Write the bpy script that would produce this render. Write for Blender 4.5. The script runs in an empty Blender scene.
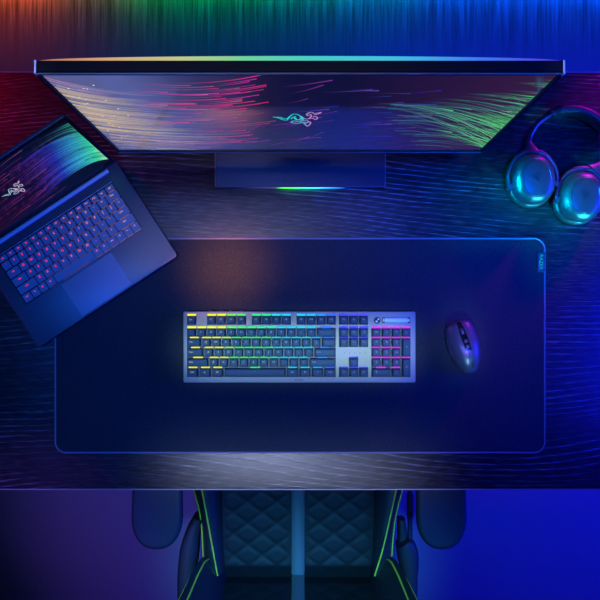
import bpy, bmesh, math, random
from mathutils import Vector, Matrix, Quaternion

random.seed(7)
sc = bpy.context.scene
COL = sc.collection
T = 0.74            # height of the desk top above the floor
CAMH = 1.286        # camera height above the desk top
F = 670.0           # focal length in pixels of a 600 px frame


def P(px, py, h):
    """point at height h above the desk top that was measured at (px, py) in the photo"""
    s = F / (CAMH - h)
    return Vector(((px - 300) / s, (300 - py) / s, T + h))


def hit(px, py, pt, nrm):
    """measured point on a given plane (screen panels)"""
    o = Vector((0, 0, T + CAMH))
    d = Vector(((px - 300) / F, (300 - py) / F, -1))
    return o + d * ((pt - o).dot(nrm) / d.dot(nrm))


def lerp(a, b, t):
    return a + (b - a) * t


def ramp(stops, x):
    if x <= stops[0][0]:
        return stops[0][1]
    for (x0, c0), (x1, c1) in zip(stops, stops[1:]):
        if x <= x1:
            t = (x - x0) / (x1 - x0)
            return tuple(lerp(a, b, t) for a, b in zip(c0, c1))
    return stops[-1][1]


# ------------------------------------------------------------------ materials
def new_mat(name):
    m = bpy.data.materials.new(name)
    m.use_nodes = True
    nt = m.node_tree
    return m, nt, nt.nodes['Principled BSDF']


def surf(name, col, rough=0.5, metal=0.0, bump=None, var=0.0, vscale=60.0, coat=0.0, emit=None, estr=0.0, spec=0.5):
    """procedural surface: colour with slight noise variation and fine noise bump"""
    m, nt, b = new_mat(name)
    N, L = nt.nodes, nt.links
    b.inputs['Base Color'].default_value = (*col, 1)
    b.inputs['Roughness'].default_value = rough
    b.inputs['Metallic'].default_value = metal
    b.inputs['Coat Weight'].default_value = coat
    b.inputs['Specular IOR Level'].default_value = spec
    tc = N.new('ShaderNodeTexCoord')
    no = N.new('ShaderNodeTexNoise')
    no.inputs['Scale'].default_value = vscale
    no.inputs['Detail'].default_value = 3
    L.new(tc.outputs['Object'], no.inputs['Vector'])
    mx = N.new('ShaderNodeMix')
    mx.data_type = 'RGBA'
    mx.inputs[6].default_value = tuple(c * (1 - var) for c in col) + (1,)
    mx.inputs[7].default_value = tuple(min(1, c * (1 + var)) for c in col) + (1,)
    L.new(no.outputs['Fac'], mx.inputs[0])
    L.new(mx.outputs[2], b.inputs['Base Color'])
    if bump:
        n2 = N.new('ShaderNodeTexNoise')
        n2.inputs['Scale'].default_value = bump[0]
        L.new(tc.outputs['Object'], n2.inputs['Vector'])
        bp = N.new('ShaderNodeBump')
        bp.inputs['Strength'].default_value = bump[1]
        bp.inputs['Distance'].default_value = bump[2]
        L.new(n2.outputs['Fac'], bp.inputs['Height'])
        L.new(bp.outputs['Normal'], b.inputs['Normal'])
    if emit:
        b.inputs['Emission Color'].default_value = (*emit, 1)
        b.inputs['Emission Strength'].default_value = estr
    return m


def attr_glow(name, strength):
    """light given off in the colour stored on the faces (attribute 'glow', alpha = opacity)"""
    m = bpy.data.materials.new(name)
    m.use_nodes = True
    nt = m.node_tree
    N, L = nt.nodes, nt.links
    N.clear()
    out = N.new('ShaderNodeOutputMaterial')
    at = N.new('ShaderNodeAttribute')
    at.attribute_name = 'glow'
    em = N.new('ShaderNodeEmission')
    em.inputs['Strength'].default_value = strength
    tr = N.new('ShaderNodeBsdfTransparent')
    mx = N.new('ShaderNodeMixShader')
    L.new(at.outputs['Color'], em.inputs['Color'])
    L.new(at.outputs['Alpha'], mx.inputs['Fac'])
    L.new(tr.outputs[0], mx.inputs[1])
    L.new(em.outputs[0], mx.inputs[2])
    L.new(mx.outputs[0], out.inputs['Surface'])
    return m


def wood_mat():
    m, nt, b = new_mat('black_oak_wood')
    N, L = nt.nodes, nt.links
    tc = N.new('ShaderNodeTexCoord')

    def mapping(scale, loc=(0, 0, 0)):
        mp = N.new('ShaderNodeMapping')
        mp.inputs['Scale'].default_value = scale
        mp.inputs['Location'].default_value = loc
        L.new(tc.outputs['Object'], mp.inputs['Vector'])
        return mp

    def math_(op, a, c, clamp=False):
        n = N.new('ShaderNodeMath')
        n.operation = op
        n.use_clamp = clamp
        for i, v in enumerate((a, c)):
            if isinstance(v, (int, float)):
                n.inputs[i].default_value = v
            else:
                L.new(v, n.inputs[i])
        return n.outputs[0]

    # growth lines along X, pushed about by slow noise (cathedral figure)
    big = N.new('ShaderNodeTexNoise')
    big.inputs['Scale'].default_value = 1.0
    big.inputs['Detail'].default_value = 1.5
    big.inputs['Roughness'].default_value = 0.4
    L.new(mapping((0.7, 2.8, 1), (3.1, 1.7, 0)).outputs[0], big.inputs['Vector'])
    med = N.new('ShaderNodeTexNoise')
    med.inputs['Scale'].default_value = 1.0
    med.inputs['Detail'].default_value = 4.0
    L.new(mapping((7, 45, 1), (0, 4, 0)).outputs[0], med.inputs['Vector'])
    sx = N.new('ShaderNodeSeparateXYZ')
    L.new(tc.outputs['Object'], sx.inputs[0])
    h = math_('ADD', math_('MULTIPLY', big.outputs['Fac'], 33.0), math_('MULTIPLY', med.outputs['Fac'], 0.8))
    h = math_('ADD', h, math_('MULTIPLY', sx.outputs['Y'], 105.0))
    tri = math_('PINGPONG', h, 0.5)
    ringc = N.new('ShaderNodeValToRGB')
    ringc.color_ramp.elements[0].position = 0.33
    ringc.color_ramp.elements[1].position = 0.49
    L.new(math_('MULTIPLY', tri, 1.0), ringc.inputs['Fac'])
    pat = N.new('ShaderNodeTexNoise')
    pat.inputs['Scale'].default_value = 1.0
    pat.inputs['Detail'].default_value = 2.0
    L.new(mapping((3.0, 14, 1), (1, 8, 0)).outputs[0], pat.inputs['Vector'])
    pr = N.new('ShaderNodeValToRGB')
    pr.color_ramp.elements[0].position = 0.46
    pr.color_ramp.elements[1].position = 0.66
    L.new(pat.outputs['Fac'], pr.inputs['Fac'])
    # fine open pores, short dashes along X
    fib = N.new('ShaderNodeTexNoise')
    fib.inputs['Scale'].default_value = 1.0
    fib.inputs['Detail'].default_value = 3.0
    L.new(mapping((40, 640, 1)).outputs[0], fib.inputs['Vector'])
    fr = N.new('ShaderNodeValToRGB')
    fr.color_ramp.elements[0].position = 0.42
    fr.color_ramp.elements[1].position = 0.66
    L.new(fib.outputs['Fac'], fr.inputs['Fac'])
    fac = math_('MULTIPLY', ringc.outputs['Color'], math_('ADD', math_('MULTIPLY', fr.outputs['Color'], 0.75), 0.25))
    fac = math_('MULTIPLY', fac, math_('ADD', math_('MULTIPLY', pr.outputs['Color'], 0.85), 0.15))
    fac = math_('ADD', fac, math_('MULTIPLY', fr.outputs['Color'], 0.15), True)
    mx = N.new('ShaderNodeMix')
    mx.data_type = 'RGBA'
    mx.inputs[6].default_value = (0.006, 0.006, 0.0065, 1)
    mx.inputs[7].default_value = (0.22, 0.20, 0.20, 1)
    L.new(fac, mx.inputs[0])
    L.new(mx.outputs[2], b.inputs['Base Color'])
    b.inputs['Roughness'].default_value = 0.31
    b.inputs['Specular IOR Level'].default_value = 0.5
    bp = N.new('ShaderNodeBump')
    bp.inputs['Strength'].default_value = 0.35
    bp.inputs['Distance'].default_value = 0.0006
    L.new(fac, bp.inputs['Height'])
    L.new(bp.outputs['Normal'], b.inputs['Normal'])
    return m


def floor_mat():
    """smooth grey floor with light streaks painted into its back strip, running from back to front"""
    m, nt, b = new_mat('grey_floor_light_streaks')
    N, L = nt.nodes, nt.links
    tc = N.new('ShaderNodeTexCoord')

    def noise(scale, detail):
        mp = N.new('ShaderNodeMapping')
        mp.inputs['Scale'].default_value = scale
        L.new(tc.outputs['Object'], mp.inputs['Vector'])
        n = N.new('ShaderNodeTexNoise')
        n.inputs['Scale'].default_value = 1
        n.inputs['Detail'].default_value = detail
        L.new(mp.outputs[0], n.inputs['Vector'])
        return n.outputs['Fac']
    a, c = noise((46, 2.4, 1), 2), noise((190, 6.5, 1), 3)  # streaks of reflected light put into the floor colour
    mm = N.new('ShaderNodeMath')
    mm.operation = 'MULTIPLY'
    L.new(a, mm.inputs[0])
    L.new(c, mm.inputs[1])
    rp = N.new('ShaderNodeValToRGB')
    rp.color_ramp.elements[0].position = 0.14
    rp.color_ramp.elements[0].color = (0.05, 0.05, 0.05, 1)
    rp.color_ramp.elements[1].position = 0.42
    rp.color_ramp.elements[1].color = (0.26, 0.26, 0.26, 1)
    L.new(mm.outputs[0], rp.inputs['Fac'])
    sp = N.new('ShaderNodeSeparateXYZ')
    L.new(tc.outputs['Object'], sp.inputs[0])
    mr = N.new('ShaderNodeMapRange')
    mr.inputs['From Min'].default_value = 0.70
    mr.inputs['From Max'].default_value = 0.88
    L.new(sp.outputs['Y'], mr.inputs['Value'])
    mx = N.new('ShaderNodeMix')
    mx.data_type = 'RGBA'
    mx.inputs[6].default_value = (0.22, 0.22, 0.22, 1)
    L.new(mr.outputs[0], mx.inputs[0])
    L.new(rp.outputs['Color'], mx.inputs[7])
    L.new(mx.outputs[2], b.inputs['Base Color'])
    b.inputs['Roughness'].default_value = 0.65
    b.inputs['Specular IOR Level'].default_value = 0.2
    return m


def weave_mat(name, c0, c1, scale, rough=0.9):
    m, nt, b = new_mat(name)
    N, L = nt.nodes, nt.links
    tc = N.new('ShaderNodeTexCoord')
    v = N.new('ShaderNodeTexVoronoi')
    v.inputs['Scale'].default_value = scale
    L.new(tc.outputs['Object'], v.inputs['Vector'])
    mx = N.new('ShaderNodeMix')
    mx.data_type = 'RGBA'
    mx.inputs[6].default_value = (*c0, 1)
    mx.inputs[7].default_value = (*c1, 1)
    L.new(v.outputs['Distance'], mx.inputs[0])
    L.new(mx.outputs[2], b.inputs['Base Color'])
    b.inputs['Roughness'].default_value = rough
    b.inputs['Specular IOR Level'].default_value = 0.12
    bp = N.new('ShaderNodeBump')
    bp.inputs['Strength'].default_value = 0.5
    bp.inputs['Distance'].default_value = 0.0005
    L.new(v.outputs['Distance'], bp.inputs['Height'])
    L.new(bp.outputs['Normal'], b.inputs['Normal'])
    return m


def gradient_glow(name, stops, strength, x0, x1):
    """lamp strip whose colour runs along its own X axis"""
    m = bpy.data.materials.new(name)
    m.use_nodes = True
    nt = m.node_tree
    N, L = nt.nodes, nt.links
    b = N['Principled BSDF']
    b.inputs['Base Color'].default_value = (0.1, 0.1, 0.1, 1)
    tc = N.new('ShaderNodeTexCoord')
    sp = N.new('ShaderNodeSeparateXYZ')
    L.new(tc.outputs['Object'], sp.inputs[0])
    mr = N.new('ShaderNodeMapRange')
    mr.inputs['From Min'].default_value = x0
    mr.inputs['From Max'].default_value = x1
    L.new(sp.outputs['X'], mr.inputs['Value'])
    rp = N.new('ShaderNodeValToRGB')
    els = rp.color_ramp.elements
    while len(els) < len(stops):
        els.new(0.5)
    for e, (p, c) in zip(els, stops):
        e.position = p
        e.color = (*c, 1)
    L.new(mr.outputs[0], rp.inputs['Fac'])
    L.new(rp.outputs['Color'], b.inputs['Emission Color'])
    b.inputs['Emission Strength'].default_value = strength
    return m


def screen_mat(name, stops, strength, x0, x1):
    m = gradient_glow(name, stops, strength, x0, x1)
    b = m.node_tree.nodes['Principled BSDF']
    b.inputs['Base Color'].default_value = (0.004, 0.004, 0.005, 1)
    b.inputs['Roughness'].default_value = 0.06
    return m


M = dict(
    wood=wood_mat(),
    floor=floor_mat(),
    wall=surf('dark_painted_wall', (0.02, 0.02, 0.022), 0.8, var=0.1, vscale=8, bump=(120, 0.2, 0.001)),
    steel=surf('black_powder_coated_steel', (0.02, 0.02, 0.022), 0.5, 0.6, bump=(900, 0.2, 0.0003)),
    mat=weave_mat('black_mat_cloth', (0.012, 0.018, 0.020), (0.040, 0.048, 0.054), 700),
    edge=surf('edge_highlight', (0.30, 0.29, 0.29), 0.45, var=0.2, vscale=80),
    stitch=surf('grey_thread', (0.20, 0.21, 0.22), 0.7, bump=(1500, 0.5, 0.0006), var=0.3, vscale=900),
    tag=surf('dark_rubber_tag', (0.03, 0.035, 0.05), 0.5, var=0.2, vscale=300),
    green_print=surf('green_print', (0.15, 0.95, 0.12), 0.6, var=0.1),
    grey_print=surf('grey_print', (0.16, 0.17, 0.19), 0.5),
    kb_metal=surf('brushed_grey_aluminium', (0.30, 0.29, 0.22), 0.6, 0.1, bump=(1200, 0.12, 0.0002), var=0.08, vscale=400),
    kb_under=surf('black_keyboard_plastic', (0.02, 0.022, 0.026), 0.55, var=0.2),
    keycap=surf('dark_keycap_plastic', (0.022, 0.055, 0.085), 0.6, spec=0.2, bump=(2500, 0.15, 0.0002), var=0.1, vscale=300),
    roller=surf('satin_silver_roller', (0.45, 0.62, 0.66), 0.4, 0.0),
    black_gloss=surf('black_gloss_plastic', (0.008, 0.008, 0.01), 0.18),
    white_print=surf('pale_print', (0.7, 0.72, 0.75), 0.5),
    mouse=surf('black_satin_plastic', (0.045, 0.06, 0.085), 0.36, var=0.1, spec=1.0),
    rubber=surf('black_rubber', (0.014, 0.014, 0.016), 0.65, bump=(1500, 0.4, 0.0004)),
    wheel=surf('grey_wheel_rubber', (0.07, 0.08, 0.09), 0.45),
    alu=surf('dark_anodised_aluminium', (0.068, 0.072, 0.085), 0.40, 0.35, bump=(2600, 0.1, 0.0002), var=0.08, vscale=900, spec=0.6),
    trackpad=surf('satin_trackpad_glass', (0.26, 0.27, 0.30), 0.5, 0.1),
    lapkey=surf('dark_laptop_keycap', (0.21, 0.22, 0.25), 0.5, var=0.08),
    hinge=surf('grey_hinge_metal', (0.55, 0.55, 0.60), 0.6, 0.2),
    bezel=surf('black_bezel', (0.006, 0.006, 0.008), 0.35),
    mon_metal=surf('black_monitor_metal', (0.004, 0.004, 0.005), 0.7, 0.0, spec=0.15, bump=(900, 0.1, 0.0002)),
    edge_metal=surf('polished_edge_metal', (0.30, 0.31, 0.36), 0.3, 0.8),
    cap_highlight=surf('end_cap_highlight', (0.8, 0.8, 0.85), 0.5, 0.0),
    stand=surf('charcoal_stand_metal', (0.03, 0.026, 0.034), 0.5, 0.3, bump=(1500, 0.25, 0.0003), var=0.15, vscale=600),
    hp_shell=surf('black_pearl_shell', (0.016, 0.02, 0.028), 0.38, 0.0, spec=1.0),
    hp_plate=surf('black_satin_plate', (0.018, 0.024, 0.028), 0.38, 0.1, spec=0.6),
    hp_cushion=surf('black_leatherette', (0.02, 0.02, 0.024), 0.42, bump=(500, 0.35, 0.0005)),
    emblem=surf('dark_emblem', (0.005, 0.005, 0.006), 0.3),
    chair_pu=surf('black_chair_leatherette', (0.020, 0.022, 0.025), 0.42, bump=(450, 0.35, 0.0006), var=0.15, vscale=200),
    chair_panel=surf('charcoal_quilted_leatherette', (0.006, 0.009, 0.010), 0.55, spec=0.25, bump=(450, 0.35, 0.0006), var=0.12, vscale=200),
    chair_stripe=surf('grey_chair_stripe', (0.075, 0.085, 0.09), 0.55, bump=(600, 0.3, 0.0005)),
    chair_plastic=surf('black_chair_plastic', (0.025, 0.027, 0.032), 0.5, bump=(700, 0.2, 0.0003)),
    arm_pad=surf('soft_black_pad', (0.026, 0.042, 0.048), 0.6, spec=0.3, bump=(900, 0.35, 0.0004), var=0.1, vscale=500),
    piping=surf('green_piping', (0.80, 0.72, 0.04), 0.5, bump=(900, 0.3, 0.0004)),
)
M['led'] = attr_glow('key_backlight', 3.2)
M['legend'] = attr_glow('backlit_legend', 1.0)
M['red_legend'] = attr_glow('red_backlit_legend', 1.9)
M['picture'] = attr_glow('screen_picture', 1.15)


# ------------------------------------------------------------------ mesh helpers
def rr(w, d, r, n=5, cx=0.0, cy=0.0):
    """rounded rectangle outline, counter-clockwise"""
    r = max(1e-5, min(r, w / 2 - 1e-6, d / 2 - 1e-6))
    pts = []
    for sx, sy, a0 in ((1, 1, 0), (-1, 1, 90), (-1, -1, 180), (1, -1, 270)):
        for k in range(n + 1):
            a = math.radians(a0 + 90 * k / n)
            pts.append((cx + sx * (w / 2 - r) + r * math.cos(a), cy + sy * (d / 2 - r) + r * math.sin(a)))
    return pts


def oval(w, d, n=48, e=2.3, cx=0.0, cy=0.0):
    pts = []
    for k in range(n):
        a = 2 * math.pi * k / n
        c, s = math.cos(a), math.sin(a)
        pts.append((cx + w / 2 * math.copysign(abs(c) ** (2 / e), c), cy + d / 2 * math.copysign(abs(s) ** (2 / e), s)))
    return pts


def loft(bm, loops, cap0=True, cap1=True, mat=0, xf=None):
    """loops: lists of 3D points with equal counts"""
    vl = []
    for lp in loops:
        vl.append([bm.verts.new((xf @ Vector(p)) if xf else p) for p in lp])
    n = len(vl[0])
    for a, b in zip(vl, vl[1:]):
        for i in range(n):
            f = bm.faces.new((a[i], a[(i + 1) % n], b[(i + 1) % n], b[i]))
            f.material_index = mat
    if cap0:
        bm.faces.new(list(reversed(vl[0]))).material_index = mat
    if cap1:
        bm.faces.new(vl[-1]).material_index = mat
    return vl


def slab(bm, w, d, z0, z1, r, b=0.001, cx=0, cy=0, mat=0, xf=None, n=5):
    """rounded-corner slab with softened edges"""
    def lp(inset, z):
        return [(x, y, z) for x, y in rr(w - 2 * inset, d - 2 * inset, max(r - inset, 0.0002), n, cx, cy)]
    loft(bm, [lp(b, z0), lp(b * 0.3, z0 + b * 0.3), lp(0, z0 + b), lp(0, z1 - b), lp(b * 0.3, z1 - b * 0.3), lp(b, z1)], mat=mat, xf=xf)


def catmull(pts, sub=8, closed=False):
    pts = [Vector(p) for p in pts]
    n = len(pts)
    out = []
    for i in range(n if closed else n - 1):
        if closed:
            a, b, c, d = pts[(i - 1) % n], pts[i], pts[(i + 1) % n], pts[(i + 2) % n]
        else:
            b, c = pts[i], pts[i + 1]
            a = pts[i - 1] if i > 0 else b * 2 - c
            d = pts[i + 2] if i + 2 < n else c * 2 - b
        for k in range(sub):
            t = k / sub
            out.append(0.5 * ((2 * b) + (c - a) * t + (2 * a - 5 * b + 4 * c - d) * t * t + (3 * b - a - 3 * c + d) * t ** 3))
    if not closed:
        out.append(pts[-1])
    return out


def tube(bm, path, r, seg=10, closed=False, up=Vector((0, 0, 1)), ry=None, mat=0, e=2.0):
    """tube along a path; r may be a function of t; ry = radius along 'up'"""
    path = [Vector(p) for p in path]
    n = len(path)
    loops = []
    for i, p in enumerate(path):
        if closed:
            t = path[(i + 1) % n] - path[i - 1]
        else:
            t = path[min(i + 1, n - 1)] - path[max(i - 1, 0)]
        t.normalize()
        s = t.cross(up)
        if s.length < 1e-4:
            s = t.cross(Vector((1, 0, 0)))
        s.normalize()
        u = s.cross(t).normalized()
        f = i / max(1, n - 1)
        ra = r(f) if callable(r) else r
        rb = ra if ry is None else (ry(f) if callable(ry) else ry)
        lp = []
        for k in range(seg):
            a = 2 * math.pi * k / seg
            c, q = math.cos(a), math.sin(a)
            lp.append(p + s * ra * math.copysign(abs(c) ** (2 / e), c) + u * rb * math.copysign(abs(q) ** (2 / e), q))
        loops.append(lp)
    if closed:
        loops.append(loops[0])
        loft(bm, loops, False, False, mat)
        bmesh.ops.remove_doubles(bm, verts=bm.verts, dist=1e-7)
    else:
        loft(bm, loops, True, True, mat)


def cyl(bm, p0, p1, r, seg=20, mat=0):
    tube(bm, [p0, Vector(p0).lerp(Vector(p1), 0.5), p1], r, seg, mat=mat)


def link(o, parent=None):
    COL.objects.link(o)
    if parent is not None:
        o.parent = parent
    return o


def mesh(name, bm, mats, parent=None, angle=35, sub=0):
    if not isinstance(mats, (list, tuple)):
        mats = [mats]
    bmesh.ops.recalc_face_normals(bm, faces=[f for f in bm.faces if len(f.verts) > 2]) if not bm.faces.layers.int.get('keep') else None
    me = bpy.data.meshes.new(name)
    bm.to_mesh(me)
    bm.free()
    for m in mats:
        me.materials.append(M[m] if isinstance(m, str) else m)
    me.shade_smooth()
    me.set_sharp_from_angle(angle=math.radians(angle))
    o = bpy.data.objects.new(name, me)
    if sub:
        md = o.modifiers.new('smooth', 'SUBSURF')
        md.levels = md.render_levels = sub
    return link(o, parent)


def thing(name, label, cat, loc, rz=0.0, group=None):
    o = bpy.data.objects.new(name, None)
    o.empty_display_size = 0.05
    o.location = loc
    o.rotation_euler = (0, 0, rz)
    o['label'] = label
    o['category'] = cat
    if group:
        o['group'] = group
    return link(o)


_txt = {}


def text_geo(s):
    """outline faces of a short string, centred, cap height about 0.7"""
    if s in _txt:
        return _txt[s]
    cu = bpy.data.curves.new('glyphs', 'FONT')
    cu.body = s
    cu.align_x = 'CENTER'
    cu.align_y = 'CENTER'
    cu.resolution_u = 2
    ob = bpy.data.objects.new('glyphs', cu)
    COL.objects.link(ob)
    dg = bpy.context.evaluated_depsgraph_get()
    me = bpy.data.meshes.new_from_object(ob.evaluated_get(dg))
    vs = [tuple(v.co) for v in me.vertices]
    fs = [tuple(p.vertices) for p in me.polygons]
    bpy.data.objects.remove(ob)
    bpy.data.curves.remove(cu)
    bpy.data.meshes.remove(me)
    _txt[s] = (vs, fs)
    return vs, fs


def glow_layer(bm):
    return bm.loops.layers.float_color.get('glow') or bm.loops.layers.float_color.new('glow')


def add_text(bm, s, size, xf, mat=0, col=None):
    vs, fs = text_geo(s)
    v = [bm.verts.new(xf @ Vector((x * size, y * size, 0))) for x, y, z in vs]
    gl = glow_layer(bm) if col else None
    for f in fs:
        try:
            fc = bm.faces.new([v[i] for i in f])
        except ValueError:
            continue
        fc.material_index = mat
        if gl:
            for l in fc.loops:
                l[gl] = (*col, 1)


def quad(bm, pts, mat=0, col=None):
    f = bm.faces.new([bm.verts.new(p) for p in pts])
    f.material_index = mat
    if col:
        gl = glow_layer(bm)
        for l in f.loops:
            l[gl] = (*col, 1) if len(col) == 3 else col
    return f


def ribbon(bm, pts, w, cols, to3, mat=0):
    """flat painted stroke on a surface: pts 2D, w width (float or fn), cols fn(t)->rgba, to3 maps 2D -> 3D"""
    gl = glow_layer(bm)
    n = len(pts)
    rows = []
    for i, p in enumerate(pts):
        t = (pts[min(i + 1, n - 1)] - pts[max(i - 1, 0)])
        if t.length < 1e-9:
            t = Vector((1, 0))
        t.normalize()
        nrm = Vector((-t.y, t.x))
        ww = (w(i / (n - 1)) if callable(w) else w) / 2
        rows.append((bm.verts.new(to3(p + nrm * ww)), bm.verts.new(to3(p - nrm * ww)), cols(i / (n - 1))))
    for a, b in zip(rows, rows[1:]):
        f = bm.faces.new((a[0], a[1], b[1], b[0]))
        f.material_index = mat
        for l, c in zip(f.loops, (a[2], a[2], b[2], b[2])):
            l[gl] = c


# emblem: three coiled serpents, drawn as strokes (unit width about 1)
EMB = []
for st in [
    [(35, 147), (90, 158), (140, 178), (180, 180), (212, 148), (245, 122), (290, 120), (325, 140), (330, 165), (300, 178), (268, 168), (262, 148), (282, 140)],
    [(60, 152), (110, 152), (150, 165), (185, 165), (215, 140)],
    [(220, 205), (255, 190), (300, 196), (335, 186), (345, 165), (335, 145)],
    [(222, 208), (270, 216), (320, 214), (345, 200), (375, 225), (405, 250), (440, 212), (415, 200), (390, 215), (372, 203)],
    [(225, 170), (250, 150), (275, 160), (290, 180), (320, 176)],
    [(335, 140), (370, 165), (412, 168), (442, 140), (430, 120), (392, 116), (400, 132), (425, 135)],
    [(400, 108), (440, 100), (480, 112), (545, 100), (510, 116), (470, 124)],
    [(412, 168), (450, 160), (490, 176), (510, 156), (482, 142), (460, 148)],
    [(350, 165), (362, 185), (395, 188), (430, 205)],
]:
    EMB.append(catmull([Vector(((x - 290) / 510, -(y - 172) / 10.9 * 4.63 * 10.9 * 0.708 / 510)) for x, y in st], 5))


def emblem_col(bm, size, to3, colfn, width=0.03, mat=0):
    for st in EMB:
        n = len(st)
        ribbon(bm, [p * size for p in st], width * size,
               lambda t, st=st, n=n: (*colfn(st[min(n - 1, int(t * (n - 1) + 0.5))]), 1), to3, mat)


# ------------------------------------------------------------------ setting
def struct(o):
    o['kind'] = 'structure'
    return o


bm = bmesh.new()
slab(bm, 4.2, 3.6, -0.05, 0.0, 0.01, 0.002, 0, -0.68)
struct(mesh('floor', bm, 'floor'))
bm = bmesh.new()
slab(bm, 4.2, 0.08, 0.0, 2.6, 0.005, 0.002, 0, 1.16)
struct(mesh('wall_back', bm, 'wall'))
bm = bmesh.new()
slab(bm, 4.2, 0.015, 0.0, 0.08, 0.002, 0.002, 0, 1.1115)
struct(mesh('baseboard_back', bm, 'wall'))

# ------------------------------------------------------------------ desk
desk = thing('desk', 'wide black oak desk with visible wood grain, holding the monitor, keyboard and laptop', 'desk', (0, 0.037, 0))
bm = bmesh.new()
slab(bm, 1.70, 0.80, T - 0.03, T, 0.004, 0.0018)
mesh('desk_top', bm, 'wood', desk)
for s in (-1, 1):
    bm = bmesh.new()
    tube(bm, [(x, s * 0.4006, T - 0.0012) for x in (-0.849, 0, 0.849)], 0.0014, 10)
    mesh('edge_highlight_strip', bm, 'edge', desk)  # pale strip paints the highlight along the front and back edges
for sx in (-1, 1):
    for sy in (-1, 1):
        bm = bmesh.new()
        slab(bm, 0.06, 0.06, 0.0, T - 0.0301, 0.006, 0.002, sx * 0.76, sy * 0.33)
        mesh('leg', bm, 'steel', desk)
    bm = bmesh.new()
    slab(bm, 0.04, 0.598, T - 0.08, T - 0.0302, 0.004, 0.002, sx * 0.76, 0)
    mesh('side_rail', bm, 'steel', desk)
bm = bmesh.new()
slab(bm, 1.458, 0.03, T - 0.08, T - 0.0302, 0.004, 0.002, 0, 0.33)
mesh('back_rail', bm, 'steel', desk)

# ------------------------------------------------------------------ desk mat
mat_t = 0.003
MCX, MCY = 0.0, -0.0873
MW, MD = 0.940, 0.4127
mt = thing('desk_mat', 'large black cloth desk mat with stitched edge under the keyboard and mouse', 'mat', (MCX, MCY, T))
bm = bmesh.new()
slab(bm, MW - 0.003, MD - 0.003, 0.0, mat_t, 0.02, 0.0008, n=10)
mesh('mat_surface', bm, 'mat', mt)
bm = bmesh.new()
tube(bm, [(x, y, 0.0019) for x, y in rr(MW - 0.003, MD - 0.003, 0.02, 10)], 0.0019, 8, True)
mesh('stitched_edge', bm, 'stitch', mt)
tx = P(541.2, 262, 0.004)
bm = bmesh.new()
slab(bm, 0.0145, 0.0385, mat_t - 0.0005, mat_t + 0.0014, 0.001, 0.0004, tx.x - MCX, tx.y - MCY)
tg = mesh('brand_tag', bm, 'tag', mt)
bm = bmesh.new()
add_text(bm, 'RAZER', 0.0098, Matrix.Translation((tx.x - MCX - 0.0003, tx.y - MCY, mat_t + 0.0016)) @ Matrix.Rotation(-math.pi / 2, 4, 'Z'))
mesh('brand_print', bm, 'green_print', tg)

# ------------------------------------------------------------------ monitor
MB, MT = 0.158, 0.513                     # lower and upper edge above the desk top
YB, YT = 0.2492, 0.2618                   # front face at the lower and upper edge
MH = math.hypot(MT - MB, YT - YB)
tilt = math.atan2(YT - YB, MT - MB)
MX = -0.0005
MWID = 0.613
mon = thing('monitor', 'wide desktop monitor with colourful streaked wallpaper on its slim black stand', 'monitor', (MX, 0.30, T))
# panel frame: x across, y = backwards, z = up the panel, origin at lower front edge
MP = Matrix.Translation((0, YB - 0.30, MB)) @ Matrix.Rotation(-tilt, 4, 'X')
MPW = Matrix.Translation((MX, 0.30, T)) @ MP


def box(bm, x0, x1, y0, y1, z0, z1, b=0.0008, mat=0, xf=None):
    def lp(i, z):
        return [(x0 + i, y0 + i, z), (x1 - i, y0 + i, z), (x1 - i, y1 - i, z), (x0 + i, y1 - i, z)]
    loft(bm, [lp(b, z0), lp(0, z0 + b), lp(0, z1 - b), lp(b, z1)], mat=mat, xf=xf)


bm = bmesh.new()
hw = MWID / 2
box(bm, -hw + 0.0025, hw - 0.0025, 0.0012, 0.0150, 0.0, MH, 0.001, xf=MP)
housing = mesh('housing', bm, 'mon_metal', mon)
# front bezel: four strips round the picture
bl, br_, bb, bt = 0.007, 0.007, 0.014, 0.006
bm = bmesh.new()
box(bm, -hw + 0.002, hw - 0.002, -0.0006, 0.0012, 0.0, bb, 0.0005, xf=MP)
box(bm, -hw + 0.002, -hw + bl, -0.0006, 0.0012, bb, MH - bt, 0.0003, xf=MP)
box(bm, hw - br_, hw - 0.002, -0.0006, 0.0012, bb, MH - bt, 0.0003, xf=MP)
box(bm, -hw + 0.002, hw - 0.002, -0.0006, 0.0012, MH - bt, MH - 0.0002, 0.0003, xf=MP)
mesh('bezel', bm, 'bezel', housing)
bm = bmesh.new()
tube(bm, [MP @ Vector((x, -0.0006, MH - 0.0006)) for x in (-hw + 0.002, 0, hw - 0.002)], 0.0009, 8)
tube(bm, [MP @ Vector((x, -0.0006, 0.0006)) for x in (-hw + 0.002, 0, hw - 0.002)], 0.0010, 8)
mesh('edge_trim', bm, 'edge_metal', housing)
for s in (-1, 1):
    bm = bmesh.new()
    xa, xb = sorted((s * (hw - 0.0024), s * hw))
    box(bm, xa, xb, -0.0006, 0.0152, 0.0, MH - 0.0081, 0.0004, xf=MP)
    mesh('side_trim', bm, 'mon_metal', housing)
    bm = bmesh.new()
    box(bm, xa, xb, -0.0006, 0.0152, MH - 0.008, MH + 0.0004, 0.0004, xf=MP)
    mesh('lit_end_cap', bm, 'cap_highlight', housing)  # pale top piece: highlight at the panel's end put into its colour
# brand on the lower bezel
bm = bmesh.new()
add_text(bm, 'RAZER', 0.0085, MP @ Matrix.Translation((0, -0.0009, 0.0068)) @ Matrix.Rotation(math.pi / 2, 4, 'X'))
mesh('brand_print', bm, 'grey_print', housing)

# picture: dim gradient background, bright streaks and the emblem
SX0, SX1, SZ0, SZ1 = -hw + bl, hw - br_, bb, MH - bt


def mon2(px, py):
    p = MPW.inverted() @ hit(px, py, MPW.translation, (MPW.to_3x3() @ Vector((0, -1, 0))).normalized())
    return Vector((p.x, p.z))


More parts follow.
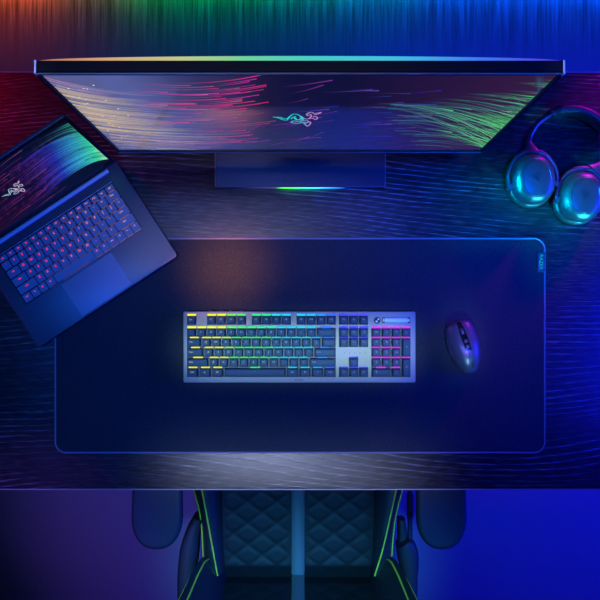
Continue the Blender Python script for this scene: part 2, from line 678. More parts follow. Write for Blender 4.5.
def mon3(p, y=-0.00005):
    return MP @ Vector((min(max(p.x, SX0), SX1), y, min(max(p.y, SZ0), SZ1)))


M['mon_screen'] = screen_mat('monitor_screen', [
    (0.0, (0.10, 0.11, 0.24)), (0.15, (0.085, 0.10, 0.25)), (0.30, (0.022, 0.026, 0.11)), (0.42, (0.005, 0.005, 0.035)),
    (0.60, (0.004, 0.004, 0.025)), (0.78, (0.018, 0.006, 0.025)), (1.0, (0.035, 0.010, 0.025))], 1.0, SX0, SX1)
bm = bmesh.new()
quad(bm, [mon3(Vector(c), 0.0003) for c in ((SX0, SZ0), (SX1, SZ0), (SX1, SZ1), (SX0, SZ1))])
glow_layer(bm)


def streak(bm, ctrl, w, col, a0, a1, to2, to3, n=10, jit=0.0, tipw=1.0):
    pts = catmull([to2(x, y) for x, y in ctrl], n)
    k = lambda t: min(1, 1.5 * lerp(a0, a1, t))
    ribbon(bm, pts, lambda t: w * lerp(0.5, tipw, t), lambda t: (*(col(t) if callable(col) else col), k(t)), to3, 1)


R = random.Random(11)
# left: cream and pink trails sweeping from the left edge, levelling out and turning up
for i in range(150):
    f = R.random()
    y0 = 74 + 74 * f + R.uniform(-2, 2)
    e = 40 + (y0 - 74) * 1.02                       # left edge of the picture at that height
    x0 = e + R.uniform(0, 60) * R.random()
    x1 = x0 + R.uniform(25, 110)
    def yy(x, f=f, y0=y0, e=e):
        u = (x - e) / 150.0
        return y0 + (22 - 10 * f) * (1 - math.exp(-2.2 * u)) * (1 - 0.5 * f) - 9 * max(0, u - 0.55) ** 2
    cream = R.choice([(0.85, 0.62, 0.24), (0.70, 0.55, 0.34), (0.90, 0.68, 0.20), (0.50, 0.50, 0.62), (0.70, 0.38, 0.30)])
    if f < 0.22:
        cream = R.choice([(0.6, 0.28, 0.42), (0.45, 0.42, 0.62), (0.7, 0.2, 0.36)])
    streak(bm, [(lerp(x0, x1, k / 4), yy(lerp(x0, x1, k / 4))) for k in range(5)], R.uniform(0.0007, 0.0022), cream,
           R.uniform(0.25, 0.7), 0.0, mon2, mon3)
# cream glow nearest the left edge
for i in range(26):
    f = 0.12 + 0.62 * R.random()
    y0 = 74 + 74 * f
    e = 41 + (y0 - 74) * 1.02
    L_ = R.uniform(45, 105)
    streak(bm, [(e + L_ * k / 4, y0 + (17 - 12 * f) * (1 - math.exp(-2.0 * k / 4 * L_ / 100))) for k in range(5)],
           R.uniform(0.004, 0.009), (0.72, 0.56, 0.26), 0.26, 0.0, mon2, mon3, tipw=1.6)
# crimson to violet trails in the middle left
for i in range(90):
    f = R.random()
    yb = 78 + 68 * f
    x0 = R.uniform(110, 225)
    x1 = x0 + R.uniform(30, 100)
    x1 = min(x1, 265 + R.uniform(-25, 12))
    if x1 - x0 < 8:
        continue
    def yy(x, yb=yb, f=f):
        u = (x - 185) / 80.0
        return yb + 5 * (1 - f * 0.6) - 9.0 * (1 - 0.75 * f) * max(0, u) ** 2 - 7 * (1 - f) * max(0, -u) ** 2
    br = 1.0 if f < 0.35 else 0.55
    c0 = R.choice([(0.85, 0.04, 0.22), (0.7, 0.03, 0.25), (0.55, 0.03, 0.35), (0.6, 0.2, 0.3)])
    streak(bm, [(lerp(x0, x1, k / 4), yy(lerp(x0, x1, k / 4))) for k in range(5)], R.uniform(0.0008, 0.0024), c0,
           0.0, R.uniform(0.45, 0.95) * br, mon2, mon3)
# faint violet arcs and blue trails past the middle
for i in range(40):
    x0 = R.uniform(225, 400)
    x1 = x0 + R.uniform(20, 60)
    yb = R.uniform(85, 147)
    sl = R.uniform(2, 9) if x0 < 300 else R.uniform(-1, 3)
    c0 = (0.22, 0.03, 0.35) if x0 < 290 else R.choice([(0.03, 0.03, 0.5), (0.10, 0.05, 0.35), (0.03, 0.06, 0.35)])
    streak(bm, [(x0, yb), ((x0 + x1) / 2, yb - sl * 0.4), (x1, yb - sl)], R.uniform(0.001, 0.004), c0, 0.0, R.uniform(0.3, 0.7), mon2, mon3)
# right: teal and green trails curving down to the right edge
def redge(y):
    return 560 - (y - 74) * 1.02
for i in range(120):
    f = R.random() ** 0.8
    ye = 80 + 68 * f                                # height where the trail meets the right edge
    x1 = redge(ye) + 1
    L_ = R.uniform(25, 110) * (0.4 + 0.75 * f)
    x0 = x1 - L_
    drop = (10 + 18 * f) * (L_ / 100) ** 1.7 * 1.1
    pts = [(lerp(x0, x1, k / 4), ye - drop * (1 - (k / 4) ** 1.9)) for k in range(5)]
    g = R.choice([(0.05, 0.62, 0.16), (0.10, 0.72, 0.22), (0.06, 0.45, 0.20), (0.25, 0.65, 0.35), (0.05, 0.36, 0.26)])
    cut = R.uniform(0.25, 1.0) if R.random() < 0.45 else 1.0
    if cut < 1:
        pts = [(lerp(x0, x1, k / 4 * cut), ye - drop * (1 - (k / 4 * cut) ** 1.9)) for k in range(5)]
    amp = (0.30 + 0.7 * f) * R.uniform(0.35, 0.95)
    streak(bm, pts, R.uniform(0.0007, 0.0026), lambda t, g=g: tuple(lerp(a, b, t) for a, b in zip((0.06, 0.24, 0.26), g)),
           0.12 * amp, amp, mon2, mon3)
# soft green body in the lower right corner
for i in range(16):
    ye = R.uniform(118, 148)
    x1 = redge(ye) + 1
    L_ = R.uniform(30, 85)
    streak(bm, [(x1 - L_, ye - 9 * L_ / 60), (x1 - L_ * 0.5, ye - 5 * L_ / 60), (x1, ye)], 0.011, (0.03, 0.40, 0.10), 0.0, 0.14, mon2, mon3)
for i in range(34):
    x0 = R.uniform(385, 430)
    yb = R.uniform(103, 146)
    streak(bm, [(x0, yb), (x0 + 25, yb + 1), (x0 + R.uniform(35, 60), yb + R.uniform(2, 6))], R.uniform(0.0008, 0.002),
           (0.06, 0.32, 0.36), R.uniform(0.2, 0.6), 0.0, mon2, mon3)
# bright spark points among the left trails
for i in range(26):
    x, y = R.uniform(62, 130), R.uniform(78, 140)
    if x < 44 + (y - 74) * 1.05:
        continue
    c = mon2(x, y)
    ribbon(bm, [c - Vector((0.0011, 0)), c, c + Vector((0.0011, 0))], lambda t: 0.0028 * math.sin(math.pi * (0.1 + 0.8 * t)),
           lambda t: (1.0, 0.85, 0.6, 0.9), mon3, 1)
c0 = mon2(297, 119.2)
emblem_col(bm, 0.067, lambda p: mon3(p + c0, -0.0001), lambda p: ramp([(-0.1, (0.02, 0.55, 0.60)), (0.13, (0.08, 0.42, 0.60)), (0.26, (0.42, 0.22, 0.55))], p.x), 0.026, 1)
bm.faces.layers.int.new('keep')
mesh('screen', bm, ['mon_screen', 'picture'], mon)

# rounded rear cover that carries the rainbow light bar
bm = bmesh.new()
loops = []
for k in range(25):
    x = lerp(-hw + 0.012, hw - 0.012, k / 24)
    d = 0.001 + 0.0075 * (1 - (2 * k / 24 - 1) ** 2) ** 0.8
    loops.append([MP @ Vector(p) for p in ((x, 0.0150, MH - 0.09), (x, 0.0150 + d * 0.9, MH - 0.086), (x, 0.0150 + d * 0.9, MH - 0.009), (x, 0.0150, MH - 0.004))])
loft(bm, loops)
mesh('rear_cover', bm, 'mon_metal', mon)
M['rainbow'] = gradient_glow('rainbow_light_bar', [
    (0.0, (0.5, 0.16, 0.05)), (0.12, (0.75, 0.38, 0.12)), (0.27, (0.62, 0.62, 0.15)), (0.40, (0.15, 0.72, 0.25)), (0.52, (0.04, 0.68, 0.52)),
    (0.68, (0.04, 0.58, 0.75)), (0.84, (0.05, 0.20, 0.9)), (1.0, (0.10, 0.02, 0.6))], 0.85, -hw, hw)
bm = bmesh.new()
loops = []
for k in range(41):
    x = lerp(-hw + 0.006, hw - 0.006, k / 40)
    d = 0.0006 + 0.0052 * (1 - (2 * k / 40 - 1) ** 2) ** 0.55
    loops.append([MP @ Vector(p) for p in ((x, 0.0151, MH - 0.006), (x, 0.0151 + d, MH - 0.005), (x, 0.0151 + d, MH - 0.0022), (x, 0.0151, MH - 0.001))])
loft(bm, loops)
mesh('light_bar', bm, M['rainbow'], mon)
# neck and base
bm = bmesh.new()
tube(bm, [(0, 0.045, 0.012), (0, 0.045, 0.12), (0, 0.040, 0.25), (0, 0.024, 0.34)], 0.045, 16, up=Vector((0, 1, 0)), ry=0.012, e=4)
mesh('neck', bm, 'stand', mon)
bm = bmesh.new()
slab(bm, 0.11, 0.02, 0.29, 0.40, 0.004, 0.002, 0, -0.018)
mesh('mount_plate', bm, 'stand', mon)
bf = P(300, 187, 0.014).y - 0.30
bm = bmesh.new()
slab(bm, 0.3235, 0.20, 0.001, 0.014, 0.003, 0.0012, 0.001, bf + 0.10)
base = mesh('stand_base', bm, 'stand', mon)
bm = bmesh.new()
tube(bm, [(x, bf + 0.0006, 0.0134) for x in (-0.160, 0, 0.162)], 0.0008, 8)
for x in (-0.1604, 0.1624):
    tube(bm, [(x, bf + dy, 0.0134) for dy in (0.001, 0.1, 0.198)], 0.0008, 8)
mesh('base_trim', bm, 'edge_metal', base)
M['underglow'] = gradient_glow('base_underglow', [(0.0, (0, 0, 0)), (0.28, (0.02, 0.02, 0.05)), (0.40, (0.05, 0.8, 0.05)), (0.52, (0.02, 0.7, 0.35)), (0.64, (0.02, 0.25, 0.6)), (0.8, (0.0, 0.0, 0.05)), (1.0, (0, 0, 0))], 9.0, -0.12, 0.14)
bm = bmesh.new()
box(bm, -0.11, 0.13, bf - 0.0004, bf + 0.003, 0.0025, 0.0065, 0.0003)
mesh('underglow_strip', bm, M['underglow'], base)

# ------------------------------------------------------------------ keyboard
KX, KY = -0.001, -0.0885
kb = thing('keyboard', 'full-size grey mechanical keyboard with rainbow backlit keys in the middle of the desk mat', 'keyboard', (KX, KY, T + mat_t))
KW, KD = 0.4365, 0.1335
bm = bmesh.new()
slab(bm, KW - 0.004, KD - 0.003, 0.0, 0.019, 0.004, 0.002)
mesh('bottom_case', bm, 'kb_under', kb)
PLZ = 0.0235
bm = bmesh.new()
slab(bm, KW, KD, 0.017, PLZ, 0.003, 0.0013)
mesh('top_plate', bm, 'kb_metal', kb)
U = 0.01870
FX = -0.2127 - KX                   # left edge of the key field
FY = -0.0283 - KY                   # back edge of the key field
GLOW = [(0, (0.75, 0.70, 0.02)), (3.6, (0.60, 0.72, 0.03)), (4.6, (0.06, 0.65, 0.10)), (8.2, (0.03, 0.62, 0.22)), (9.6, (0.02, 0.45, 0.75)), (12.2, (0.02, 0.50, 0.70)),
        (14.0, (0.02, 0.16, 0.9)), (15.2, (0.04, 0.05, 0.95)), (17.8, (0.06, 0.06, 0.95)), (18.9, (0.55, 0.05, 0.85)), (22.5, (0.50, 0.04, 0.75))]


def row_y(r):
    return FY - (0.5 if r == 0 else 0.75 + r) * U + (0.0 if r else 0)


keys = []                            # name, x (units), row, width, rows tall, legend


def put(name, x, r, legends, w=1.0):
    for s in legends:
        keys.append((name, x, r, w, 1, s))
        x += w
    return x


put('escape_key', 0, 0, ['Esc'])
put('function_key', 2, 0, ['F1', 'F2', 'F3', 'F4'])
put('function_key', 6.5, 0, ['F5', 'F6', 'F7', 'F8'])
put('function_key', 11, 0, ['F9', 'F10', 'F11', 'F12'])
x = put('key', 0, 1, list('`1234567890-='))
put('backspace_key', x, 1, ['<-'], 2)
put('tab_key', 0, 2, ['Tab'], 1.5)
x = put('key', 1.5, 2, list('QWERTYUIOP[]'))
put('key', x, 2, ['\\'], 1.5)
put('caps_lock_key', 0, 3, ['Caps'], 1.75)
x = put('key', 1.75, 3, list("ASDFGHJKL;'"))
put('enter_key', x, 3, ['Enter'], 2.25)
put('shift_key', 0, 4, ['Shift'], 2.25)
x = put('key', 2.25, 4, list('ZXCVBNM,./'))
put('shift_key', x, 4, ['Shift'], 2.75)
x = put('modifier_key', 0, 5, ['Ctrl', 'o', 'Alt'], 1.25)
put('space_bar', x, 5, [''], 6.25)
put('modifier_key', x + 6.25, 5, ['Alt', 'Fn', '=', 'Ctrl'], 1.25)
put('navigation_key', 15.25, 0, ['Prt', 'Scr', 'Ps'])
put('navigation_key', 15.25, 1, ['Ins', 'Hm', 'Up'])
put('navigation_key', 15.25, 2, ['Del', 'End', 'Dn'])
put('arrow_key', 16.25, 4, ['^'])
put('arrow_key', 15.25, 5, ['<', 'v', '>'])
put('number_pad_key', 18.5, 1, ['Nm', '/', '*', '-'])
put('number_pad_key', 18.5, 2, list('789'))
put('number_pad_key', 18.5, 3, list('456'))
put('number_pad_key', 18.5, 4, list('123'))
put('number_pad_key', 18.5, 5, ['0'], 2)
put('number_pad_key', 20.5, 5, ['.'])
keys.append(('number_pad_key', 21.5, 2, 1, 2, '+'))
keys.append(('number_pad_key', 21.5, 4, 1, 2, '='))
led = bmesh.new()
for name, x, r, w, tall, s in keys:
    cx = FX + (x + w / 2) * U
    cy = (row_y(r) + row_y(r + tall - 1)) / 2
    kw, kd = w * U, tall * U
    bm = bmesh.new()
    lps = []
    for ins, z, rad, oy in ((0.0014, 0.0256, 0.0012, 0), (0.0015, 0.0266, 0.0012, 0), (0.0029, 0.0335, 0.0020, 0.0002), (0.0034, 0.0348, 0.0022, 0.0003), (0.0041, 0.0350, 0.0022, 0.0003), (0.0054, 0.0343, 0.0022, 0.0003)):
        lps.append([(px_, py_ + oy, z) for px_, py_ in rr(kw - 2 * ins, kd - 2 * ins, rad, 3, cx, cy)])
    loft(bm, lps)
    col = ramp(GLOW, x + w / 2)
    pale = tuple(0.22 + 0.5 * c for c in col)
    glow_layer(bm)
    if s:
        sz = 0.0052 if len(s) == 1 else 0.0040 if len(s) < 4 else 0.0042
        add_text(bm, s, sz, Matrix.Translation((cx - (0 if w < 1.4 else kw / 2 - 0.0095), cy + 0.0016, 0.03535)), 1, pale)
    else:
        add_text(bm, '...', 0.006, Matrix.Translation((cx, cy + 0.0045, 0.03535)), 1, (0.03, 0.7, 0.35))
    mesh(name, bm, ['keycap', 'legend'], kb)
    # lamp under the back side of each key
    wl = min(kw - 0.0022, 0.0165) if w < 2 else 0.018
    n = 1 if w < 6 else 1
    yb = cy + kd / 2
    back = 0.0024 if r < 2 else 0.0013
    col = tuple(c * (0.42 if r < 2 else 0.36) for c in col)
    quad(led, [(cx - wl / 2, yb - 0.0014, PLZ + 0.0004), (cx + wl / 2, yb - 0.0014, PLZ + 0.0004), (cx + wl / 2, yb + back, PLZ + 0.0004), (cx - wl / 2, yb + back, PLZ + 0.0004)], 0, col)
led.faces.layers.int.new('keep')
mesh('key_backlight', led, 'led', kb)
# dark switch wells under the key blocks
bm = bmesh.new()
for x0, x1, r0, r1 in ((0, 1, 0, 0), (2, 6, 0, 0), (6.5, 10.5, 0, 0), (11, 15, 0, 0), (0, 15, 1, 5), (15.25, 18.25, 0, 0), (15.25, 18.25, 1, 2), (16.25, 17.25, 4, 4), (15.25, 18.25, 5, 5), (18.5, 22.5, 1, 5)):
    ya, yb = row_y(r1) - U / 2 + 0.0002, row_y(r0) + U / 2 - 0.0002
    quad(bm, [(FX + x0 * U + 0.0003, ya, PLZ + 0.00015), (FX + x1 * U - 0.0003, ya, PLZ + 0.00015), (FX + x1 * U - 0.0003, yb, PLZ + 0.00015), (FX + x0 * U + 0.0003, yb, PLZ + 0.00015)])
mesh('switch_bed', bm, 'kb_under', kb)
# stems below the caps (hold the caps on the plate)
bm = bmesh.new()
for name, x, r, w, tall, s in keys:
    cx = FX + (x + w / 2) * U
    cy = (row_y(r) + row_y(r + tall - 1)) / 2
    box(bm, cx - 0.0055, cx + 0.0055, cy - 0.0055, cy + 0.0050, PLZ, 0.0275, 0.0003)
mesh('switch_stems', bm, 'kb_under', kb)


def kl(px, py, h=0.03):
    p = P(px, py, h)
    return p.x - KX, p.y - KY


# media button with pale mark and metal volume roller above the number pad
x, y = kl(377.3, 320.4)
bm = bmesh.new()
loft(bm, [[(px_, py_, z) for px_, py_ in oval(d, d, 24, 2, x, y)] for d, z in ((0.0125, PLZ - 0.001), (0.0125, PLZ + 0.0016), (0.0115, PLZ + 0.0022))])
b_ = mesh('media_button', bm, 'rubber', kb)
bm = bmesh.new()
loft(bm, [[(px_, py_, z) for px_, py_ in oval(0.0042, 0.0036, 10, 2, x - 0.0012, y - 0.002)] for z in (PLZ + 0.0020, PLZ + 0.0026)])
loft(bm, [[(px_, py_, z) for px_, py_ in oval(0.0034, 0.0034, 10, 2, x + 0.0022, y + 0.0022)] for z in (PLZ + 0.0020, PLZ + 0.0026)])
mesh('button_mark', bm, 'white_print', b_)
x, y = kl(396.3, 320.3)
bm = bmesh.new()
slab(bm, 0.0525, 0.0105, PLZ - 0.001, PLZ + 0.0005, 0.001, 0.0002, x, y)
w_ = mesh('roller_well', bm, 'black_gloss', kb)
bm = bmesh.new()
tube(bm, [(x + dx, y, PLZ - 0.0002) for dx in (-0.0215, 0, 0.0215)], 0.0049, 20)
for s in (-1, 1):
    tube(bm, [(x + s * dx, y, PLZ - 0.0008) for dx in (0.0222, 0.0235, 0.0250)], 0.0036, 16)
mesh('volume_roller', bm, 'roller', w_)
# small buttons along the rear edge
for px_ in (210, 221, 231, 242):
    x, y = kl(px_, 310.6, 0.02)
    bm = bmesh.new()
    slab(bm, 0.007, 0.006, 0.0125, 0.0185, 0.001, 0.0006, x, KD / 2)
    mesh('rear_button', bm, 'kb_under', kb)
# indicator lights and brand
for i, px_ in enumerate((344.2, 349.6, 354.8, 360.0, 365.0)):
    x, y = kl(px_, 353.0, 0.027)
    bm = bmesh.new()
    loft(bm, [[(a, b, z) for a, b in oval(0.0017, 0.0017, 10, 2, x, y)] for z in (PLZ - 0.0003, PLZ + 0.0003)])
    mesh('indicator_light', bm, 'rubber', kb)
x, y = kl(299.2, 380.0, 0.027)
bm = bmesh.new()
add_text(bm, 'RAZER', 0.0052, Matrix.Translation((x, y, PLZ + 0.0002)))
mesh('brand_print', bm, 'rubber', kb)

# ------------------------------------------------------------------ mouse
mp_ = P(465.0, 347.4, 0.018)
ms = thing('mouse', 'black wireless mouse with dark scroll strip on the right side of the desk mat', 'mouse', (mp_.x, mp_.y, T + mat_t), math.radians(15.5))
ML = 0.0515
WID = [(-1.0, 0.005), (-0.96, 0.0105), (-0.88, 0.0155), (-0.75, 0.0200), (-0.5, 0.0258), (-0.2, 0.0304), (0.1, 0.0322), (0.4, 0.0318), (0.65, 0.0305), (0.82, 0.0275), (0.92, 0.0225), (0.97, 0.0175), (1.0, 0.0135)]
HGT = [(-1.0, 0.010), (-0.96, 0.016), (-0.85, 0.0235), (-0.6, 0.0325), (-0.25, 0.0375), (0.1, 0.0355), (0.5, 0.0285), (0.8, 0.0215), (0.95, 0.0165), (1.0, 0.011)]


WID = [(t, w * 0.94) for t, w in WID]


def sm(tab, t):
    for (a, va), (b, vb) in zip(tab, tab[1:]):
        if t <= b:
            u = (t - a) / (b - a)
            i = tab.index((a, va))
            p0 = tab[max(i - 1, 0)]
            p3 = tab[min(i + 2, len(tab) - 1)]
            m1 = (vb - p0[1]) / (b - p0[0]) * (b - a)
            m2 = (p3[1] - va) / (p3[0] - a) * (b - a)
            return (2 * u ** 3 - 3 * u * u + 1) * va + (u ** 3 - 2 * u * u + u) * m1 + (-2 * u ** 3 + 3 * u * u) * vb + (u ** 3 - u * u) * m2
    return tab[-1][1]


def msurf(t, deg, off=0.0):
    w, h = sm(WID, t) + off, sm(HGT, t) + off
    a = math.radians(deg)
    c, s = math.cos(a), math.sin(a)
    return Vector((w * math.copysign(abs(c) ** 0.80, c), t * (ML + off), 0.001 + h * max(0, s) ** 0.85))


def mpatch(t0, t1, d0, d1, off, nt=14, nd=10, thick=0.0012):
    bm = bmesh.new()
    top = [[bm.verts.new(msurf(lerp(t0, t1, i / nt), lerp(d0, d1, j / nd), off - (0.0004 if i in (0, nt) or j in (0, nd) else 0))) for j in range(nd + 1)] for i in range(nt + 1)]
    bot = [[bm.verts.new(msurf(lerp(t0, t1, i / nt), lerp(d0, d1, j / nd), off - thick)) for j in range(nd + 1)] for i in range(nt + 1)]
    for i in range(nt):
        for j in range(nd):
            bm.faces.new((top[i][j], top[i][j + 1], top[i + 1][j + 1], top[i + 1][j]))
            bm.faces.new((bot[i][j], bot[i + 1][j], bot[i + 1][j + 1], bot[i][j + 1]))
    for i in range(nt):
        bm.faces.new((top[i][0], top[i + 1][0], bot[i + 1][0], bot[i][0]))
        bm.faces.new((top[i][nd], bot[i][nd], bot[i + 1][nd], top[i + 1][nd]))
    for j in range(nd):
        bm.faces.new((top[0][j], bot[0][j], bot[0][j + 1], top[0][j + 1]))
        bm.faces.new((top[nt][j], top[nt][j + 1], bot[nt][j + 1], bot[nt][j]))
    return bm


bm = bmesh.new()
NT, ND = 60, 40
rows = [[msurf(-1 + 2 * (0.5 - 0.5 * math.cos(math.pi * i / NT)), 180 * j / ND) for j in range(ND + 1)] for i in range(NT + 1)]
loft(bm, rows)
mesh('shell', bm, 'mouse', ms)
mesh('left_button', mpatch(0.02, 0.965, 99, 158, 0.0007), 'mouse', ms)
mesh('right_button', mpatch(0.02, 0.965, 22, 79, 0.0007), 'mouse', ms)
mesh('centre_strip', mpatch(-0.08, 0.96, 82, 96.5, 0.0005), 'black_gloss', ms)
c = msurf(0.58, 89.5)
bm = bmesh.new()
loft(bm, [[(dx, r_ * math.cos(a) + c.y, c.z - 0.006 + r_ * math.sin(a)) for a in [2 * math.pi * k / 28 for k in range(28)]] for dx, r_ in ((-0.0028, 0.0078), (-0.0024, 0.0088), (0.0024, 0.0088), (0.0028, 0.0078))])
mesh('scroll_wheel', bm, 'wheel', ms)
for t in (0.26, 0.06):
    mesh('profile_button', mpatch(t - 0.055, t + 0.055, 86, 92.5, 0.0013, 5, 4), 'wheel', ms)
for t in (0.30, -0.06):
    mesh('side_button', mpatch(t - 0.16, t + 0.16, 158.5, 170, 0.0014, 8, 5), 'mouse', ms)
mesh('side_grip', mpatch(-0.55, 0.55, 170.5, 178, 0.0006, 16, 4), 'rubber', ms)


def mproj(p):
    t = (p.y) / ML
    best = min((msurf(t, 90 + k * 0.8, 0.0003) for k in range(-40, 41)), key=lambda v: abs(v.x - p.x))
    return best


bm = bmesh.new()
emblem_col(bm, 0.015, lambda p: mproj(Vector((-p.x * 0 + p.y, -0.62 * ML + p.x))), lambda p: (0, 0, 0), 0.035)
bm.faces.layers.int.new('keep')
mesh('emblem', bm, 'emblem', ms)

# ------------------------------------------------------------------ laptop
LH = 0.0185                                     # deck height above the desk top
fr, fl = P(178, 256, LH), P(38, 348, LH)
ang = math.atan2(fr.y - fl.y, fr.x - fl.x)
LW = (fr - fl).to_2d().length
LD = 0.222
mid = (fr + fl) / 2
lap = thing('laptop', 'open dark laptop with red lit keys angled at the left end of the desk', 'laptop', (mid.x, mid.y, T + mat_t), ang)
LHZ = LH - mat_t                                # deck height in the laptop's own frame
bm = bmesh.new()
slab(bm, LW, LD, 0.0012, LHZ, 0.006, 0.0012, 0, LD / 2)
mesh('base', bm, 'alu', lap)
for sx in (-1, 1):
    for yy_ in (0.025, LD - 0.03):
        bm = bmesh.new()
        slab(bm, 0.05, 0.008, 0.0, 0.0014, 0.003, 0.0003, sx * 0.11, yy_)
        mesh('rubber_foot', bm, 'rubber', lap)
bm = bmesh.new()
slab(bm, 0.1125, 0.0715, LHZ - 0.0008, LHZ + 0.0003, 0.002, 0.0002, 0, 0.0395)
mesh('trackpad', bm, 'trackpad', lap)
# keyboard bed, then every key
KL, KR, KF, KB = -0.1308, 0.1302, 0.0815, 0.184
bm = bmesh.new()
slab(bm, KR - KL + 0.003, KB - KF + 0.003, LHZ - 0.0006, LHZ + 0.00015, 0.002, 0.0001, (KL + KR) / 2, (KF + KB) / 2)
mesh('key_bed', bm, 'bezel', lap)
bm = bmesh.new()
box(bm, KL - 0.001, KR + 0.001, KB + 0.0018, KB + 0.0027, LHZ - 0.0004, LHZ + 0.0005, 0.0001)
mesh('bed_edge_highlight', bm, 'hinge', lap)  # pale strip painting the highlight on the key recess edge
rowsL = [
    ([1.1] + [0.95] * 13 + [1.05], ['esc'] + ['F%d' % k for k in range(1, 13)] + ['ins', 'del']),
    ([1] * 13 + [1.5], list('`1234567890-=') + ['bksp']),
    ([1.5] + [1] * 13, ['tab'] + list('QWERTYUIOP[]\\')),
    ([1.75] + [1] * 11 + [1.75], ['caps'] + list("ASDFGHJKL;'") + ['enter']),
    ([2.25] + [1] * 10 + [2.25], ['shift'] + list('ZXCVBNM,./') + ['shift']),
    ([1.1, 1, 1, 1.1, 5.2, 1, 1, 1.1, 1, 1, 1], ['ctrl', 'fn', 'o', 'alt', '', 'alt', 'fn', 'ctrl', '<', '^v', '>']),
]
heights = [0.0125] + [0.018] * 5
LCOL = [(-0.13, (0.85, 0.005, 0.01)), (-0.02, (0.85, 0.015, 0.015)), (0.03, (0.75, 0.12, 0.02)), (0.13, (0.65, 0.22, 0.03))]
led = bmesh.new()
y = KB
for (ws, ls), hh in zip(rowsL, heights):
    u = (KR - KL) / sum(ws)
    x = KL
    for w, s in zip(ws, ls):
        cx, cy = x + w * u / 2, y - hh / 2
        bm = bmesh.new()
        lps = []
        for ins, z in ((0.0010, 0.0001), (0.0010, 0.0009), (0.0013, 0.0013), (0.0030, 0.0012)):
            lps.append([(a, b, LHZ + z) for a, b in rr(w * u - 2 * ins, hh - 2 * ins, 0.0016, 3, cx, cy)])
        loft(bm, lps)
        glow_layer(bm)
        c = ramp(LCOL, cx)
        if s:
            sz = 0.0068 if len(s) == 1 else 0.0046 if len(s) < 4 else 0.0042
            add_text(bm, s, sz * 0.95, Matrix.Translation((cx - (0.0 if w < 1.4 else 0), cy + (0.0022 if hh > 0.015 else 0.0005), LHZ + 0.00145)), 1, c)
        mesh('space_bar' if w > 5 else 'key', bm, ['lapkey', 'red_legend'], lap)
        dim = ramp([(-0.1, (0.0, 0.0, 0.0)), (0.0, (0.18, 0.05, 0.03)), (0.13, (0.5, 0.2, 0.1))], cx)
        quad(led, [(cx - w * u * 0.36, y - hh - 0.0004, LHZ + 0.0003), (cx + w * u * 0.36, y - hh - 0.0004, LHZ + 0.0003), (cx + w * u * 0.36, y - hh + 0.0005, LHZ + 0.0003), (cx - w * u * 0.36, y - hh + 0.0005, LHZ + 0.0003)], 0, tuple(0.25 * v for v in dim))
        x += w * u
    y -= hh
led.faces.layers.int.new('keep')
mesh('key_backlight', led, 'led', lap)
# hinge bar
HV = 0.2105
bm = bmesh.new()
tube(bm, [(xx, HV - 0.0035, LHZ + 0.0006) for xx in (-0.137, 0, 0.137)], 0.0042, 16, ry=0.0030, e=3)
mesh('hinge', bm, 'hinge', lap)
# lid: x across, y up the lid, z out of the screen (towards the user)
lean = math.radians(8.2)
LL = 0.2235
LP = Matrix.Translation((0, HV + 0.003, LHZ + 0.0005)) @ Matrix(((1, 0, 0, 0), (0, math.sin(lean), -math.cos(lean), 0), (0, math.cos(lean), math.sin(lean), 0), (0, 0, 0, 1)))
bm = bmesh.new()
slab(bm, LW, LL, -0.0055, 0.0, 0.006, 0.0009, 0, LL / 2, xf=LP)
lid = mesh('lid', bm, 'alu', lap)
bm = bmesh.new()
slab(bm, LW - 0.003, LL - 0.003, -0.0004, 0.0004, 0.005, 0.0002, 0, LL / 2, xf=LP)
mesh('screen_bezel', bm, 'bezel', lid)
LSX, LS0, LS1 = LW / 2 - 0.0065, 0.020, LL - 0.009
LPW = Matrix.Translation(lap.location) @ Matrix.Rotation(ang, 4, 'Z') @ LP


def lap2(px, py):
    p = LPW.inverted() @ hit(px, py, LPW.translation, LPW.to_3x3() @ Vector((0, 0, 1)))
    return Vector((p.x, p.y))


def lap3(p, z=0.0008):
    return LP @ Vector((min(max(p.x, -LSX), LSX), min(max(p.y, LS0), LS1), z))


M['lap_screen'] = screen_mat('laptop_screen', [(0, (0.05, 0.005, 0.02)), (0.4, (0.02, 0.003, 0.02)), (0.62, (0.004, 0.004, 0.03)), (1, (0.002, 0.008, 0.008))], 0.4, -LSX, LSX)
bm = bmesh.new()
quad(bm, [lap3(Vector(c), 0.0006) for c in ((-LSX, LS0), (LSX, LS0), (LSX, LS1), (-LSX, LS1))])
glow_layer(bm)
R = random.Random(5)
CT = lambda t: ramp([(0, (0.45, 1.0, 0.70)), (0.14, (0.06, 0.85, 0.45)), (0.34, (0.04, 0.45, 0.75)), (0.55, (0.03, 0.06, 0.85)), (0.85, (0.16, 0.02, 0.45)), (1, (0.25, 0.02, 0.30))], t)
# main sheaf: leaves the lower right corner, arches over and falls to the left
for i in range(170):
    f = R.random()
    arc = [(lerp(109, 95, f), lerp(158, 133, f)), (lerp(93, 80, f), lerp(162, 132, f)), (lerp(76, 62, f), lerp(171, 137, f)), (lerp(60, 40, f), lerp(183, 148, f)),
           (lerp(47, 20, f), lerp(196, 163, f)), (lerp(38, 0, f), lerp(208, 180, f))]
    a = R.uniform(0, 0.45) ** 1.3
    b = min(1, a + R.uniform(0.25, 0.85))
    full = catmull([lap2(*q) for q in arc], 8)
    i0, i1 = int(a * (len(full) - 1)), max(int(b * (len(full) - 1)), int(a * (len(full) - 1)) + 3)
    pts = full[i0:i1 + 1]
    if len(pts) < 3:
        continue
    al = R.uniform(0.35, 0.9) * (1 - 0.35 * f)
    ribbon(bm, pts, R.uniform(0.0006, 0.0022), lambda t, a=a, b=b, al=al: (*CT(lerp(a, b, t)), al * (1 - t ** 2)), lap3, 1)
